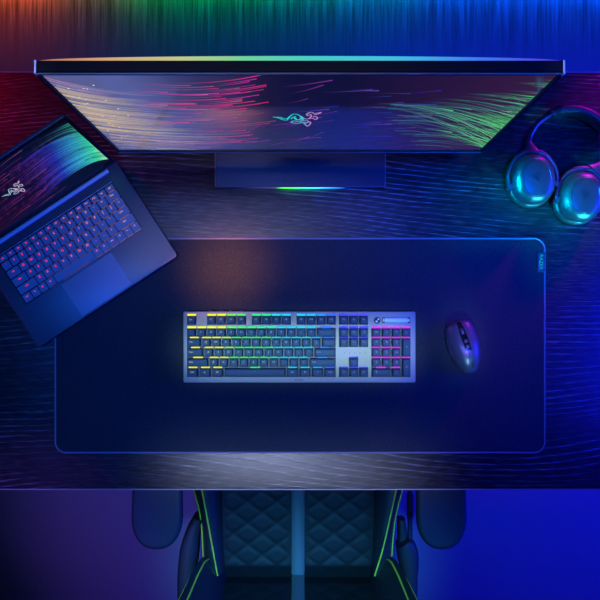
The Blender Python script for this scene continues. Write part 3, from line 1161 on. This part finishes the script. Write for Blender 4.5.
for i in range(22):
    f = R.random()
    arc = [(lerp(109, 98, f), lerp(158, 138, f)), (lerp(93, 82, f), lerp(161, 136, f)), (lerp(76, 62, f), lerp(169, 140, f)), (lerp(60, 42, f), lerp(181, 150, f)), (lerp(44, 22, f), lerp(198, 165, f))]
    full = catmull([lap2(*q) for q in arc], 6)
    ribbon(bm, full, 0.007, lambda t: (*CT(t * 0.85), 0.34 * (1 - t)), lap3, 1)
# thin upper trails
for i in range(40):
    f = R.random()
    arc = [(lerp(90, 70, f), lerp(136, 121, f)), (lerp(72, 58, f), lerp(137, 127, f)), (lerp(52, 38, f), lerp(147, 137, f)), (lerp(30, 10, f), lerp(162, 158, f))]
    full = catmull([lap2(*q) for q in arc], 6)
    k = R.randint(8, len(full))
    al = R.uniform(0.25, 0.75)
    ribbon(bm, full[:k], R.uniform(0.0006, 0.002), lambda t, al=al: (*ramp([(0, (0.05, 0.55, 0.30)), (0.5, (0.03, 0.25, 0.30)), (1, (0.06, 0.03, 0.40))], t), al * (1 - t)), lap3, 1)
# violet and crimson trails on the left
for i in range(46):
    x0, y0 = R.uniform(-25, 38), R.uniform(168, 222)
    L_ = R.uniform(10, 34)
    c = R.choice([(0.35, 0.03, 0.40), (0.55, 0.03, 0.22), (0.12, 0.04, 0.50), (0.5, 0.1, 0.4)])
    pts = catmull([lap2(x0, y0), lap2(x0 + L_ * 0.5, y0 - L_ * 0.42), lap2(x0 + L_, y0 - L_ * 0.78)], 5)
    al = R.uniform(0.15, 0.5)
    ribbon(bm, pts, R.uniform(0.0006, 0.0018), lambda t, c=c, al=al: (*c, al * t), lap3, 1)
c1 = lap2(14, 190.5)
emblem_col(bm, 0.042, lambda p: lap3(p + c1, 0.0010), lambda p: ramp([(-0.3, (0.25, 0.42, 0.55)), (0.3, (0.42, 0.34, 0.52))], p.x / 0.04), 0.036, 1)
bm.faces.layers.int.new('keep')
mesh('screen', bm, ['lap_screen', 'picture'], lid)

# ------------------------------------------------------------------ headphones
hm = P(560, 186, 0.03)
hp = thing('headphones', 'glossy black over-ear headphones lying flat at the right end of the desk', 'headphones', (hm.x, hm.y, T))


def hl(px, py, h):
    p = P(px, py, h)
    return Vector((p.x - hm.x, p.y - hm.y, h))


for (px, py, rot, flip) in ((534.6, 178.3, math.radians(4), 1), (583.0, 196.0, math.radians(-9), -1)):
    c = hl(px, py, 0.040)
    X = Matrix.Translation((c.x, c.y, 0)) @ Matrix.Rotation(rot, 4, 'Z')

    def ring(w, d, z, e=2.25):
        return [X @ Vector((a, b, z)) for a, b in oval(w, d * 0.955, 56, e)]
    bm = bmesh.new()
    loft(bm, [ring(0.060, 0.076, 0.004), ring(0.072, 0.090, 0.0), ring(0.084, 0.102, 0.003), ring(0.089, 0.107, 0.010), ring(0.087, 0.105, 0.018), ring(0.078, 0.096, 0.0215)])
    cup = mesh('ear_cushion', bm, 'hp_cushion', hp, 60)
    bm = bmesh.new()
    loft(bm, [ring(0.078, 0.096, 0.0212), ring(0.081, 0.099, 0.0225), ring(0.0815, 0.100, 0.030), ring(0.080, 0.0985, 0.0355), ring(0.0755, 0.094, 0.0410), ring(0.068, 0.087, 0.0458),
              ring(0.0585, 0.078, 0.0490), ring(0.0535, 0.0735, 0.0500), ring(0.0525, 0.0725, 0.0494)])
    sh = mesh('ear_cup', bm, 'hp_shell', hp, 60)
    bm = bmesh.new()
    loft(bm, [ring(0.0520, 0.072, 0.0490), ring(0.0518, 0.0718, 0.0497), ring(0.0508, 0.0708, 0.0502), ring(0.046, 0.066, 0.0508), ring(0.036, 0.055, 0.0516), ring(0.018, 0.03, 0.0522)])
    pl = mesh('face_plate', bm, 'hp_plate', sh, 60)
    bm = bmesh.new()
    emblem_col(bm, 0.017, lambda p, X=X: X @ Vector((p.y * flip * 1.0, p.x, 0.05245)), lambda p: (0, 0, 0), 0.035)
    bm.faces.layers.int.new('keep')
    mesh('emblem', bm, 'emblem', pl)
    # fork that carries the cup
    bm = bmesh.new()
    pts = []
    for k in range(33):
        a = math.radians(lerp(-14, 194, k / 32))
        pts.append(X @ Vector((0.0458 * math.cos(a), 0.0532 * math.sin(a), 0.029)))
    tube(bm, pts, lambda t: 0.0034 + 0.002 * math.sin(math.pi * t) ** 3, 12, ry=0.0055, e=2.6)
    for a in (-14, 194):
        q = X @ Vector((0.0445 * math.cos(math.radians(a)), 0.0522 * math.sin(math.radians(a)), 0.029))
        cyl(bm, q - Vector((0, 0, 0.007)), q + Vector((0, 0, 0.0072)), 0.0052, 16)
    yk = mesh('yoke', bm, 'hp_shell', hp, 60)
# stems, rails and padded band
for stem in ([(531.5, 153.5), (530.0, 148.0), (527.8, 141.0)], [(594.0, 172.0), (598.5, 167.0), (603.5, 161.0)]):
    bm = bmesh.new()
    pts = catmull([hl(a, b, h) for (a, b), h in zip(stem, (0.030, 0.027, 0.022))], 5)
    tube(bm, pts, lambda t: lerp(0.0215, 0.0062, min(1, t * 1.15) ** 0.6), 16, ry=0.0065, e=2.6)
    mesh('band_joint', bm, 'hp_shell', hp, 60)
for path in ([(527.6, 143), (530.8, 133), (538.5, 122.2), (551.5, 113.6)], [(603.0, 162), (608.5, 155.0), (611.2, 147.0), (611.4, 139.5)]):
    bm = bmesh.new()
    pts = catmull([hl(a, b, 0.020) for a, b in path], 8)
    tube(bm, pts, 0.0052, 12, ry=0.0085, e=3)
    rail = mesh('slider_rail', bm, 'hp_shell', hp, 60)
    bm = bmesh.new()
    tube(bm, [p + Vector((0, 0, 0.0086)) for p in pts], 0.0014, 8, ry=0.0009)
    mesh('rail_groove', bm, 'emblem', rail, 60)
    q = pts[-1]
    d = (pts[-1] - pts[-3]).normalized()
    bm = bmesh.new()
    tube(bm, [q - d * 0.004, q, q + d * 0.004], 0.0078, 16, ry=0.0115, e=3)
    mesh('band_collar', bm, 'hp_cushion', hp, 60)
bm = bmesh.new()
pts = catmull([hl(a, b, 0.020) for a, b in ((552, 113.4), (558, 111.6), (566, 110.3), (576, 111.0), (587, 114.8), (597, 121.0), (605.5, 129.0), (611.5, 140.0))], 8)
tube(bm, pts, lambda t: 0.0068 + 0.0034 * min(1, math.sin(math.pi * t) * 2.2), 16, ry=lambda t: 0.011 + 0.007 * min(1, math.sin(math.pi * t) * 2), e=2.5)
mesh('headband', bm, 'hp_cushion', hp, 60)

# ------------------------------------------------------------------ gaming chair
CX = -0.0045
chair = thing('gaming_chair', 'black quilted gaming chair with green piping pushed under the front edge of the desk', 'chair', (CX, -0.42, 0))
SH = -0.262                         # seat surface relative to desk top


def cl(px, py, h):
    p = P(px, py, h)
    return Vector((p.x - CX, p.y + 0.42, p.z))


Yf, Yr = -0.135 + 0.42, cl(0, 576, SH).y
zS = T + SH
# seat shell
bm = bmesh.new()
lps = []
for z, ins in ((zS - 0.105, 0.03), (zS - 0.10, 0.012), (zS - 0.04, 0.006), (zS - 0.028, 0.012)):
    o = []
    for k in range(10):
        t = k / 9
        y_ = lerp(Yf - ins, Yr - 0.06 + ins * 0.2, t)
        o.append((-(lerp(0.262, 0.205, t) - ins), y_, z))
    for k in range(10):
        t = 1 - k / 9
        y_ = lerp(Yf - ins, Yr - 0.06 + ins * 0.2, t)
        o.append((lerp(0.262, 0.205, t) - ins, y_, z))
    lps.append(o)
loft(bm, lps)
seat = mesh('seat', bm, 'chair_pu', chair, 50)


def quilt(xl, xr, p00, nx, ny, cell, amp, fn):
    """padded panel with diamond stitching; fn(u, v, dz) -> point"""
    bm = bmesh.new()
    g = []
    for j in range(ny + 1):
        row = []
        for i in range(nx + 1):
            u, v = i / nx, j / ny
            a, b = lerp(xl, xr, u), p00 * v
            s = abs(math.sin(math.pi * (a + b * 1.5) / cell)) * abs(math.sin(math.pi * (a - b * 1.5) / cell))
            edge = min(1, min(u, 1 - u) * 12, min(v, 1 - v) * 14)
            row.append(bm.verts.new(fn(u, v, amp * min(1, s * 1.9) ** 0.6 * edge)))
        g.append(row)
    for j in range(ny):
        for i in range(nx):
            bm.faces.new((g[j][i], g[j][i + 1], g[j + 1][i + 1], g[j + 1][i]))
    # turn the rim down so the pad has thickness
    rim = [g[0][i] for i in range(nx + 1)] + [g[j][nx] for j in range(1, ny + 1)] + [g[ny][i] for i in range(nx - 1, -1, -1)] + [g[j][0] for j in range(ny - 1, 0, -1)]
    uvs = [(i / nx, 0) for i in range(nx + 1)] + [(1, j / ny) for j in range(1, ny + 1)] + [(i / nx, 1) for i in range(nx - 1, -1, -1)] + [(0, j / ny) for j in range(ny - 1, 0, -1)]
    low = [bm.verts.new(fn(u, v, -0.03)) for u, v in uvs]
    n = len(rim)
    for i in range(n):
        bm.faces.new((rim[i], low[i], low[(i + 1) % n], rim[(i + 1) % n]))
    bm.faces.new(low)
    return bm


HWf, HWr = 0.184, 0.171            # half width of the centre panel, front / back
for s in (-1, 1):
    def fn(u, v, dz, s=s):
        y_ = lerp(Yf - 0.01, Yr - 0.012, v)
        w = lerp(HWf, HWr, v)
        x_ = s * lerp(0.0155, w, u)
        return Vector((x_, y_, zS + dz - 0.020 * max(0, v - 0.93) / 0.07))
    mesh('seat_cushion_panel', quilt(0, 0.17, 0.49, 70, 150, 0.072, 0.0020, fn), 'chair_panel', seat, 60)
bm = bmesh.new()
lps = []
for k in range(21):
    y_ = lerp(Yf - 0.012, Yr + 0.004, k / 20)
    lps.append([(x_, y_, zS + dz) for x_, dz in ((-0.0152, -0.028), (-0.0148, 0.0), (-0.008, 0.004), (0.008, 0.004), (0.0148, 0.0), (0.0152, -0.028))])
loft(bm, lps)
mesh('seat_stripe', bm, 'chair_stripe', seat, 40)
# bolsters with two lines of green piping each
PIPE_OUT = {-1: [(186, 455), (194, 490), (199.5, 511), (202.3, 535), (203.4, 570)], 1: [(409, 455), (402.4, 489), (397.5, 508), (394.0, 528), (390.7, 570)]}
PIPE_IN = {-1: [(196, 455), (202, 490), (208, 522), (213, 550), (217.7, 575.5)], 1: [(403.5, 455), (396.3, 489), (389.5, 520), (382.5, 550), (374.5, 576)]}
for s in (-1, 1):
    pin = catmull([cl(x_, y_, SH + 0.030) for x_, y_ in PIPE_IN[s]], 8)
    pout = catmull([cl(x_, y_, SH + 0.012) for x_, y_ in PIPE_OUT[s]], 8)
    d0 = Vector((-s * 0.0, 0.17, 0))
    pin = [pin[0] + Vector((s * 0.010, 0.15, -0.004))] + pin
    pout = [pout[0] + Vector((s * 0.012, 0.15, -0.004))] + pout
    n = len(pin)
    bm = bmesh.new()
    lps = []
    for k in range(n):
        a, b = pin[k], pout[min(k, len(pout) - 1)]
        t = max(0, (k - 1) / (n - 2))
        inner = s * (lerp(HWf, HWr, t) - 0.002)
        if abs(a.x) < abs(inner) + 0.006:
            a = Vector((inner + s * 0.006, a.y, a.z))
        m_ = a.lerp(b, 0.5) + Vector((0, 0, 0.005))
        q = b + Vector((s * 0.004, 0, -0.03))
        lps.append([Vector((inner, a.y, zS - 0.03)), Vector((inner, a.y, zS + 0.002)), Vector((lerp(inner, a.x, 0.5), a.y, lerp(zS, a.z, 0.72))), a, m_, b, q, Vector((b.x - s * 0.01, b.y, zS - 0.085))])
    loft(bm, lps)
    bo = mesh('seat_bolster', bm, 'chair_pu', seat, 60)
    for line, nm in ((pin, 0), (pout, 1)):
        bm = bmesh.new()
        tube(bm, [p + Vector((0, 0, 0.0012)) for p in line], 0.0019, 8)
        mesh('piping', bm, 'piping', bo, 60)

# backrest: rises from the rear of the seat and leans back
yB = Yr - 0.008
BR = Matrix.Translation((0, yB, zS - 0.035)) @ Matrix.Rotation(math.radians(14), 4, 'X')      # local z up the back, y towards the front
BH = 0.80


def bw(z):
    return ramp([(0, (0.205,)), (0.12, (0.235,)), (0.28, (0.262,)), (0.5, (0.27,)), (0.66, (0.25,)), (0.8, (0.16,))], z)[0]


bm = bmesh.new()
lps = []
for k in range(21):
    z_ = lerp(0, BH, k / 20)
    w = bw(z_) - 0.012
    th = lerp(0.05, 0.03, k / 20)
    lps.append([BR @ Vector((x_, y_, z_)) for x_, y_ in [(-w, -0.025), (-w * 0.6, -0.05), (0, -0.055), (w * 0.6, -0.05), (w, -0.025), (w, -0.012), (-w, -0.012)]])
loft(bm, lps)
back = mesh('backrest', bm, 'chair_pu', chair, 50)
for s in (-1, 1):
    def fn(u, v, dz, s=s):
        z_ = lerp(0.012, BH - 0.03, v)
        w = min(0.168, bw(z_) - 0.03)
        return BR @ Vector((s * lerp(0.0155, w, u), 0.012 + dz - 0.012 * (1 - min(1, v * 18)), z_))
    mesh('back_cushion_panel', quilt(0, 0.165, 0.76, 60, 150, 0.072, 0.0020, fn), 'chair_panel', back, 60)
bm = bmesh.new()
lps = []
for k in range(21):
    z_ = lerp(0.012, BH - 0.03, k / 20)
    lps.append([BR @ Vector((x_, y_, z_)) for x_, y_ in ((-0.0152, -0.02), (-0.0148, 0.010), (-0.008, 0.014), (0.008, 0.014), (0.0148, 0.010), (0.0152, -0.02))])
loft(bm, lps)
mesh('back_stripe', bm, 'chair_stripe', back, 40)
for s in (-1, 1):
    bm = bmesh.new()
    lps, l1, l2 = [], [], []
    for k in range(33):
        z_ = lerp(0.004, BH - 0.02, k / 32)
        w = bw(z_)
        iw = min(0.168, w - 0.03)
        wing = 0.075 * min(1, 0.35 + z_ / 0.10) * (1 if z_ < 0.5 else max(0.4, 1 - (z_ - 0.5) * 2))
        prof = [(iw, -0.012), (iw, 0.014), (lerp(iw, w, 0.35), 0.014 + wing * 0.45), (lerp(iw, w, 0.72), 0.014 + wing * 0.92), (lerp(iw, w, 0.9), 0.014 + wing), (w, 0.008 + wing * 0.85), (w + 0.004, 0.0), (w - 0.006, -0.02)]
        pp = [BR @ Vector((s * a, b, z_)) for a, b in prof]
        lps.append(pp)
        l1.append(pp[3])
        l2.append(pp[5])
    loft(bm, lps)
    bo = mesh('back_bolster', bm, 'chair_pu', back, 60)
    for line in (l1, l2):
        bm = bmesh.new()
        tube(bm, line, 0.0021, 8, up=Vector((0, 1, 0)))
        mesh('piping', bm, 'piping', bo, 60)
# hinge covers at both sides of the seat's rear
for s, pth in ((-1, [(199.0, 516), (193.5, 531), (189.5, 552), (187.5, 578), (188, 606)]), (1, [(402.5, 541), (406.5, 548), (408.5, 565), (409.0, 585), (408, 606)])):
    bm = bmesh.new()
    pts = catmull([cl(a, b, SH - 0.004) for a, b in pth], 8)
    tube(bm, pts, (lambda t: 0.012 + 0.010 * min(1, t * 2.2)) if s < 0 else (lambda t: 0.018 + 0.006 * math.sin(math.pi * min(1, t * 1.6))), 16, ry=0.03, e=3.2)
    mesh('hinge_cover', bm, 'chair_plastic', chair, 60)
# recline lever on the right
bm = bmesh.new()
tube(bm, [cl(410.0, y_, SH + 0.01) for y_ in (480, 500, 520, 538)], 0.0058, 12)
lv = mesh('recline_lever', bm, 'chair_plastic', chair, 60)
bm = bmesh.new()
tube(bm, [cl(410.0, y_, SH + 0.01) for y_ in (493.5, 494.5, 505, 516, 517)], lambda t: 0.0075 if 0.05 < t < 0.95 else 0.005, 12)
mesh('lever_grip', bm, 'rubber', lv, 60)
bm = bmesh.new()
tube(bm, catmull([cl(a, b, SH - 0.02) for a, b in ((401, 518), (402, 530), (403, 545))], 5), lambda t: 0.009 + 0.004 * t, 14, ry=0.018, e=3)
mesh('lever_housing', bm, 'chair_plastic', chair, 60)
# armrests: pad, post, bracket
for s, (xa, xb) in ((-1, (130.5, 182.5)), (1, (416.5, 467.5))):
    hA = -0.078
    a, b = cl(xa, 551, hA), cl(xb, 551, hA)
    wA = b.x - a.x
    cx = (a.x + b.x) / 2
    y0 = a.y
    LA = 0.275
    xf = Matrix.Translation((cx, y0 + LA / 2, 0)) @ Matrix.Rotation(math.radians(0.8 * s), 4, 'Z')
    arm_z = T + hA
    bm = bmesh.new()

    def lp(ins, z):
        pts = []
        for k in range(17):                      # rounded rear end
            t = math.pi + math.pi * k / 16
            pts.append(((wA / 2 - ins) * math.copysign(abs(math.cos(t)) ** 0.8, math.cos(t)), -LA / 2 + 0.068 + (0.068 - ins) * math.sin(t), z))
        for k in range(9):
            t = math.pi * k / 8
            pts.append(((wA / 2 - ins) * 0.92 * math.copysign(abs(math.cos(t)) ** 0.6, math.cos(t)), LA / 2 - 0.045 + (0.045 - ins) * math.sin(t), z))
        return pts
    loft(bm, [lp(0.012, arm_z - 0.032), lp(0.003, arm_z - 0.026), lp(0.0, arm_z - 0.014), lp(0.0015, arm_z - 0.005), lp(0.005, arm_z - 0.001), lp(0.009, arm_z), lp(0.016, arm_z - 0.0012)], xf=xf)
    pad = mesh('armrest_pad', bm, 'arm_pad', chair, 60)
    bm = bmesh.new()
    slab(bm, 0.05, 0.075, zS - 0.09, arm_z - 0.03, 0.012, 0.002, cx, y0 + 0.165)
    mesh('armrest_post', bm, 'chair_plastic', chair)
    bm = bmesh.new()
    xa_, xb_ = sorted((cx + s * 0.02, s * 0.10))
    box(bm, xa_, xb_, y0 + 0.135, y0 + 0.195, zS - 0.125, zS - 0.088, 0.003)
    mesh('armrest_bracket', bm, 'steel', chair)
# mechanism, gas lift and five-star base with castors
bm = bmesh.new()
slab(bm, 0.18, 0.22, zS - 0.15, zS - 0.104, 0.01, 0.004, 0, 0.02)
mesh('tilt_mechanism', bm, 'steel', chair)
bm = bmesh.new()
loft(bm, [[(r_ * math.cos(2 * math.pi * k / 24), 0.02 + r_ * math.sin(2 * math.pi * k / 24), z) for k in range(24)] for r_, z in ((0.032, 0.07), (0.032, 0.20), (0.025, 0.205), (0.025, zS - 0.149))])
mesh('gas_lift', bm, 'steel', chair)
for k in range(5):
    a = math.radians(90 + 72 * k)
    d = Vector((math.cos(a), math.sin(a), 0))
    o = Vector((0, 0.02, 0))
    bm = bmesh.new()
    tube(bm, [o + d * 0.02 + Vector((0, 0, 0.115)), o + d * 0.15 + Vector((0, 0, 0.105)), o + d * 0.27 + Vector((0, 0, 0.085))], lambda t: lerp(0.03, 0.018, t), 14, ry=0.017, e=3)
    lg = mesh('base_arm', bm, 'chair_plastic', chair, 60)
    bm = bmesh.new()
    e = o + d * 0.262
    sd = Vector((-d.y, d.x, 0))
    for sg in (-1, 1):
        cyl(bm, e + sd * sg * 0.008 + Vector((0, 0, 0.03)), e + sd * sg * 0.026 + Vector((0, 0, 0.03)), 0.03, 24)
    cyl(bm, e + Vector((0, 0, 0.03)), e + Vector((0, 0, 0.085)), 0.008, 12)
    mesh('castor', bm, 'rubber', lg)

# ------------------------------------------------------------------ lights
def area(name, loc, target, size, color, power, spread=180, sy=None):
    li = bpy.data.lights.new(name, 'AREA')
    li.color = color
    li.energy = power
    li.shape = 'RECTANGLE'
    li.size = size
    li.size_y = sy or size
    li.spread = math.radians(spread)
    o = bpy.data.objects.new(name, li)
    o.location = loc
    o.rotation_euler = (Vector(target) - Vector(loc)).to_track_quat('-Z', 'Y').to_euler()
    return link(o)


def spot(name, loc, target, color, power, angle, blend=1.0, radius=0.05):
    li = bpy.data.lights.new(name, 'SPOT')
    li.color = color
    li.energy = power
    li.spot_size = math.radians(angle)
    li.spot_blend = blend
    li.shadow_soft_size = radius
    o = bpy.data.objects.new(name, li)
    o.location = loc
    o.rotation_euler = (Vector(target) - Vector(loc)).to_track_quat('-Z', 'Y').to_euler()
    return link(o)


# rainbow wash along the foot of the back wall
for x_, c, p in ((-1.10, (1.0, 0.10, 0.0), 0.50), (-0.86, (1.0, 0.14, 0.0), 0.36), (-0.64, (0.40, 0.30, 0.0), 0.12), (-0.42, (0.0, 0.8, 0.03), 0.17), (-0.20, (0.0, 0.8, 0.08), 0.17),
                (0.02, (0.0, 0.55, 0.35), 0.22), (0.26, (0.0, 0.35, 0.8), 0.32), (0.52, (0.0, 0.12, 1.0), 0.5), (0.78, (0.0, 0.10, 1.0), 0.6), (1.04, (0.0, 0.10, 1.0), 0.6)):
    area('wall_foot_lamp', (x_, 0.99, 0.035), (x_, 0.985, 0.0), 0.24, c, p * 3.6, 170, 0.01)
# unseen coloured lights, placed for the tints and highlights they give
area('blue_side_light', (2.0, 0.0, 1.42), (0.9, 0.0, 0.2), 0.8, (0.006, 0.008, 1.0), 50, 130)  # unseen blue room light, low on the right side
area('dim_blue_fill', (-0.5, -0.15, 2.6), (-0.24, -0.12, 0.74), 0.6, (0.01, 0.14, 1.0), 2.4, 46)  # overhead blue fill added for the mat and laptop
area('lavender_front_lamp', (-0.01, -0.69, 2.15), (-0.01, -0.345, 0.74), 0.50, (0.56, 0.66, 1.0), 0.18, 10, 0.10)
area('soft_rear_fill', (-0.07, 0.34, 2.25), (-0.07, 0.17, 0.74), 0.45, (0.46, 0.50, 1.0), 0.22, 22, 0.14)  # added for the sheen on the wood in front of the monitor
for sx in (-1, 1):
    spot('monitor_end_fill', (sx * 0.307, 0.22, 2.45), (sx * 0.307, 0.268, 1.25), (0.8, 0.8, 1.0), 12, 2.4, 0.6, 0.01)  # narrow beams added to brighten the monitor's end caps
spot('red_rear_lamp', (-1.25, 0.95, 1.08), (-0.56, 0.34, 0.74), (1.0, 0.0, 0.05), 34, 30)
spot('magenta_rear_lamp', (1.02, 1.05, 1.03), (0.54, 0.235, 0.76), (0.85, 0.0, 1.0), 36, 16, 1.0, 0.05)
spot('orange_mat_fill', (-0.20, -0.2, 2.4), (-0.138, 0.066, 0.74), (1.0, 0.30, 0.05), 320, 6.6)  # added overhead spot for the warm glow on the mat
area('cyan_side_fill', (-0.45, 0.10, 1.36), (0.48, 0.20, 0.77), 0.12, (0.0, 0.55, 1.0), 0.42, 7, 0.24)  # added for the cyan highlight on the left of the ear cups
area('cyan_front_fill', (0.86, -0.72, 1.16), (0.49, 0.16, 0.77), 0.14, (0.03, 0.70, 1.0), 0.22, 7, 0.10)  # added for the cyan highlight on the near side of the ear cups
area('mouse_front_fill', (0.36, -0.85, 1.5), (0.31, -0.09, 0.76), 0.06, (0.25, 0.65, 1.0), 0.012, 5, 0.08)  # added for the highlight at the mouse's rear end
area('mouse_top_fill', (0.22, -0.12, 2.4), (0.31, -0.085, 0.76), 0.08, (1.0, 0.40, 0.65), 0.005, 4, 0.08)  # added for the pinkish highlight on top of the mouse
area('teal_chair_fill', (0.0, -0.12, 2.35), (0.0, -0.64, 0.5), 0.45, (0.06, 0.42, 0.85), 0.9, 14, 0.12)  # added teal fill, kept to the chair
spot('violet_floor_fill', (-0.8, -0.5, 1.9), (-0.44, -0.60, 0.0), (0.26, 0.07, 1.0), 44, 32)  # added spot that tints the floor at the left
area('keyboard_fill', (0.0, -0.2, 2.3), (0.0, -0.09, 0.74), 0.42, (0.55, 0.88, 1.0), 0.18, 6, 0.05)  # added fill that brightens the keyboard plate
area('blue_mat_fill', (0.45, 0.05, 2.55), (0.40, 0.16, 0.74), 0.3, (0.0, 0.06, 1.0), 1.9, 28)  # added fill for blue on the right of mat and wood

w = bpy.data.worlds.new('dark_room')
w.use_nodes = True
w.node_tree.nodes['Background'].inputs['Color'].default_value = (0.01, 0.015, 0.06, 1)
w.node_tree.nodes['Background'].inputs['Strength'].default_value = 0.25
sc.world = w

# ------------------------------------------------------------------ camera
cam = bpy.data.cameras.new('camera')
cam.sensor_width = 36
cam.lens = 36 * F / 600
co = bpy.data.objects.new('camera', cam)
co.location = (0, 0, T + CAMH)
link(co)
sc.camera = co

sc.view_settings.view_transform = 'Standard'
sc.view_settings.look = 'None'
sc.view_settings.gamma = 1
sc.view_settings.exposure = 0.0
sc.view_settings.use_curve_mapping = False
sc.cycles.use_denoising = True
